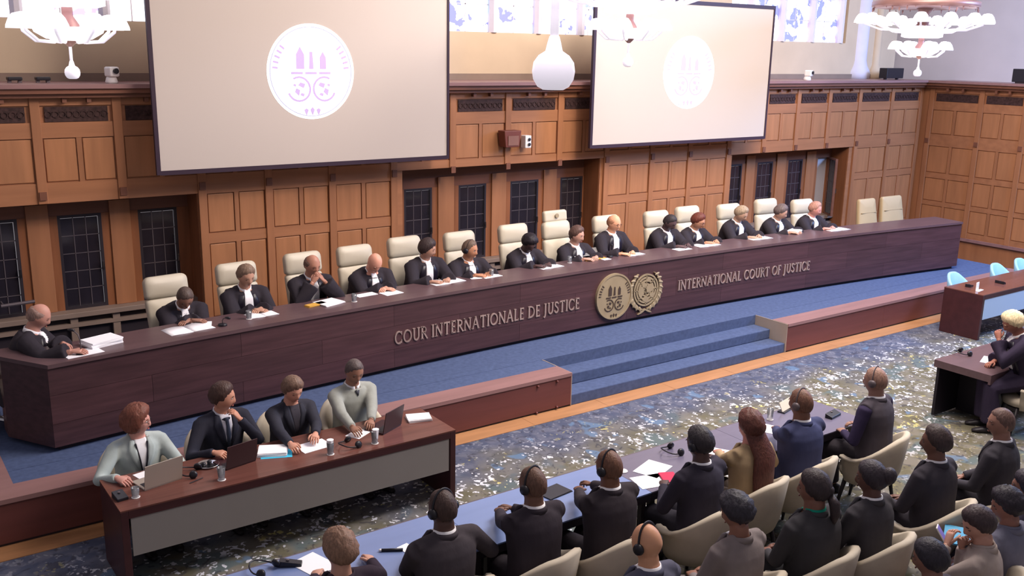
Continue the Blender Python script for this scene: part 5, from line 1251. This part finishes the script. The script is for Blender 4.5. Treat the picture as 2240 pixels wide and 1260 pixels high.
booklet(1385, 556, BT, 0.34, 0.20, 2, 'open white booklet before the bald judge with glasses')
sheet(1492, 545, BT, 0.30, 0.16, 0, 'white sheet before the shaven-headed judge right of the emblems')
booklet(1545, 536, BT, 0.46, 0.22, -2, 'open white file before the red-brown-haired judge')
booklet(1660, 521, BT, 0.46, 0.22, -4, 'open white pages before the judge with grey-blond hair')
sheet(1738, 509, BT, 0.24, 0.18, 20, 'crumpled white papers before the grey-haired judge', 'paper_stack', t=0.05, cat='papers')
booklet(1830, 502, BT, 0.50, 0.22, -4, 'open white pages before the judge at the right end')
mic(178, 775, BT, 40, 'thin gooseneck microphone before the profile figure at the bench end')
mic(487, 712, BT, 200, 'small black microphone between the two leftmost judges', 0.10)
mic(1334, 562, BT, 150, 'black gooseneck microphone beside the glass lectern', 0.2)
for px, py, lab in ((545, 698, 'glass before the judge with grey-brown hair'), (775, 660, 'low glass left of the bowed bald judge'), (1246, 575, 'glass before the crested chair'), (1075, 604, 'glass before the judge wearing headphones')):
    tumbler(px, py, BT, 'drinking ' + lab, 0.10)
p = at(1290, 560, 'z', BT); r_ = empty('glass_lectern', (p.x, p.y + 0.02, BT), R(2), 'slanted clear glass lectern before the judge in the crested chair', 'lectern')
obj('plate', MB().bx(-0.28, 0.28, -0.004, 0.004, 0, 0.14).xf(Matrix.Rotation(R(-52), 4, 'X')), mat('lectern_glass', (190, 186, 186), 0.1, 0.5, trans=0.6), r_)
for s_ in (-1, 1): obj('foot', MB().bx(s_ * 0.2 - 0.01, s_ * 0.2 + 0.01, -0.02, 0.06, 0, 0.012), M_chrome, r_)
# on the mahogany desk
unit(263, 1090, DZ, 8, 'black conference unit at the left corner of the mahogany desk')
tumbler(297, 1088, DZ, 'empty glass beside the conference unit on the mahogany desk', 0.09)
tumbler(485, 1050, DZ, 'tall glass between silver and dark laptop on the mahogany desk')
tumbler(723, 994, DZ, 'glass with a tissue before the woman reading papers')
tumbler(820, 970, DZ, 'glass before the man in the light grey jacket')
for px, py, lab in ((723, 994, 'crumpled white tissue inside the glass before the reading woman'), (822, 970, 'white tissue inside the glass before the man in light grey')):
    p = at(px, py, 'z', DZ); tag(obj('tissue', MB().lathe([(0.010, 0.012), (0.024, 0.05), (0.03, 0.11), (0.034, 0.145), (0.012, 0.15)], n=7), M_paper, None, False, loc=(p.x, p.y, DZ)), lab, 'tissue')
laptop(358, 1061, DZ, 12, 'open silver laptop before the woman with curly hair', M_silver, 0.34)
sheet(322, 1042, DZ, 0.15, 0.22, 14, 'white sheet left of the silver laptop')
laptop(528, 1019, DZ, 12, 'open dark laptop before the bearded man', M_darkred, 0.30)
laptop(858, 941, DZ, 26, 'open dark laptop at the right of the mahogany desk', M_darkred, 0.30)
headset(418, 1037, DZ, 60, 'small black headset right of the silver laptop')
headset(765, 976, DZ, 100, 'black headset before the woman reading papers')
p = at(455, 1018, 'z', DZ); r_ = empty('tray', (p.x, p.y, DZ), 0, 'round silver tray holding glass stoppers on the mahogany desk', 'tray')
obj('dish', MB().lathe([(0.0005, 0.0), (0.085, 0.0), (0.10, 0.015), (0.096, 0.017), (0.08, 0.006), (0.0005, 0.006)], n=24), M_chrome, r_, True)
for dx, dy in ((0.02, 0.02), (-0.04, 0.0)): obj('stopper', MB().lathe([(0.02, 0), (0.022, 0.02), (0.012, 0.03), (0.0005, 0.032)], (dx, dy, 0.007), 12), M_blackp, r_, True)
p = at(430, 1052, 'z', DZ); tag(obj('pen', MB().tube([(-0.07, 0, 0.005), (0.06, 0, 0.005), (0.07, 0, 0.004)], [0.004, 0.004, 0.001], 6), M_blackp, None, loc=(p.x, p.y, DZ), rotz=R(20)), 'black pen lying before the silver laptop', 'pen')
sheet(597, 990, DZ, 0.26, 0.20, -26, 'white paper pile with a cyan sheet below, right of the bearded man', 'paper_stack', t=0.035, cat='papers')
sheet(605, 993, DZ, 0.28, 0.19, -22, 'cyan card under the white paper pile', 'card', M_cyan, 0.0015, 'card')
sheet(686, 976, DZ, 0.30, 0.21, 6, 'white papers held by the woman in the black suit')
sheet(784, 949, DZ, 0.22, 0.16, 30, 'white sheet before the man in the light grey jacket')
sheet(916, 917, DZ, 0.24, 0.17, -18, 'white paper pile at the right end of the mahogany desk', 'paper_stack', t=0.03, cat='papers')
# on the slate tables
headset(578, 1250, DZ, 30, 'black headset at the left end of the slate tables')
unit(636, 1237, DZ, 60, 'black handset left of the white paper near the short-haired woman', 0.06, 0.16, 'handset')
sheet(688, 1236, DZ, 0.22, 0.30, 16, 'white sheet left of the short-haired woman')
p = at(858, 1206, 'z', DZ); r_ = empty('marker_pen', (p.x, p.y, DZ), R(-30), 'dark marker with a white tip beside the charcoal-suited man', 'pen')
obj('barrel', MB().tube([(-0.08, 0, 0.012), (0.08, 0, 0.012)], 0.012, 8), M_blackp, r_, True); obj('tip', MB().tube([(-0.10, 0, 0.012), (-0.08, 0, 0.012)], [0.008, 0.012], 8), M_white, r_, True)
sheet(892, 1201, DZ, 0.10, 0.14, 12, 'white note beside the charcoal-suited man')
sheet(1212, 1077, DZ, 0.26, 0.18, 8, 'black tablet between the two men with clasped hands', 'tablet', M_blackp, 0.01, 'tablet')
sheet(1428, 1026, DZ, 0.32, 0.24, 20, 'white sheet, the farther one left of the crimson booklet')
sheet(1424, 1053, DZ, 0.30, 0.24, -14, 'white sheet, the nearer one left of the crimson booklet')
sheet(1463, 1046, DZ + 0.01, 0.14, 0.20, -24, 'crimson booklet standing by the man with cropped black hair', 'booklet', M_red, 0.012, 'booklet')
p = at(1362, 1031, 'z', DZ); tag(obj('coaster', MB().lathe([(0.0005, 0), (0.045, 0), (0.047, 0.004), (0.044, 0.008), (0.0005, 0.008)], n=20), M_white, None, True, loc=(p.x, p.y, DZ)), 'round white coaster beside the man leaning on his elbows', 'coaster')
headset(1470, 990, DZ, 80, 'black headset left of the man with cropped black hair')
sheet(1572, 992, DZ, 0.22, 0.30, 30, 'white paper held by the woman with auburn hair')
sheet(1688, 940, DZ, 0.22, 0.30, 24, 'white paper beside the man in the navy suit')
p = at(1722, 897, 'z', DZ); r_ = empty('name_plate', (p.x, p.y, DZ), R(14), 'blank cream name plate on a dark foot at the right slate table', 'name plate')
obj('plate', MB().bx(-0.12, 0.12, -0.004, 0.004, 0, 0.10).xf(Matrix.Translation((0, 0, 0.01)) @ Matrix.Rotation(R(-25), 4, 'X')), M_paperc, r_); obj('foot', MB().bx(-0.13, 0.13, -0.03, 0.05, 0, 0.012), M_blackp, r_)
tumbler(1684, 918, DZ, 'glass behind the woman with auburn hair, left of the name plate')
unit(1822, 911, DZ, 10, 'flat black device at the right end of the slate tables', 0.2, 0.08, 'microphone_unit')
# right-hand desks
p = at(2137, 636, 'z', DZ); r_ = empty('name_plate', (p.x, p.y, DZ), R(8), 'white L-shaped card on the far right desk', 'name plate')
obj('plate', MB().bx(-0.05, 0.05, -0.004, 0.004, 0, 0.14), M_paper, r_); obj('foot', MB().bx(-0.05, 0.14, -0.05, 0.004, 0, 0.006), M_paper, r_)
unit(2120, 627, DZ, 100, 'small black device left of the white card on the far right desk')
unit(2188, 620, DZ, 90, 'flat dark device lying on the far right desk, right of the card', 0.16, 0.06, 'remote_control')
headset(2105, 775, DZ, 70, 'black headset on the table of the wigged advocate')
mic(2188, 757, DZ, 200, 'black microphone before the wigged advocate', 0.14)
sheet(2168, 789, DZ, 0.30, 0.21, 20, 'white papers before the wigged advocate')
# lower right
NKp = PH['ctx'][6]; M_ = PH['root'].matrix_world
p = at(2062, 1172, 'z', 1.02); r_ = empty('mobile_phone', (p.x, p.y, p.z), R(25), 'pale mobile phone held up by the woman in beige', 'phone')
obj('case', MB().bx(-0.04, 0.04, -0.005, 0.005, -0.08, 0.08).xf(Matrix.Rotation(R(-35), 4, 'X')), M_white, r_, bevel=0.003); obj('display', MB().bx(-0.035, 0.035, -0.0062, -0.005, -0.074, 0.074).xf(Matrix.Rotation(R(-35), 4, 'X')), mat('phone_display', (120, 110, 190), 0.2, emit=0.2), r_)
p = at(2100, 1180, 'z', 0.72); tag(obj('folder', MB().bx(-0.16, 0.16, -0.12, 0.12, 0, 0.012), mat('blue_folder', (70, 150, 190), 0.6), None, loc=(p.x, p.y, 0.74), rotz=R(28)), 'sky-blue folder on the lap of the woman in beige', 'folder')
p = at(700, 1140, 'z', 0.0)
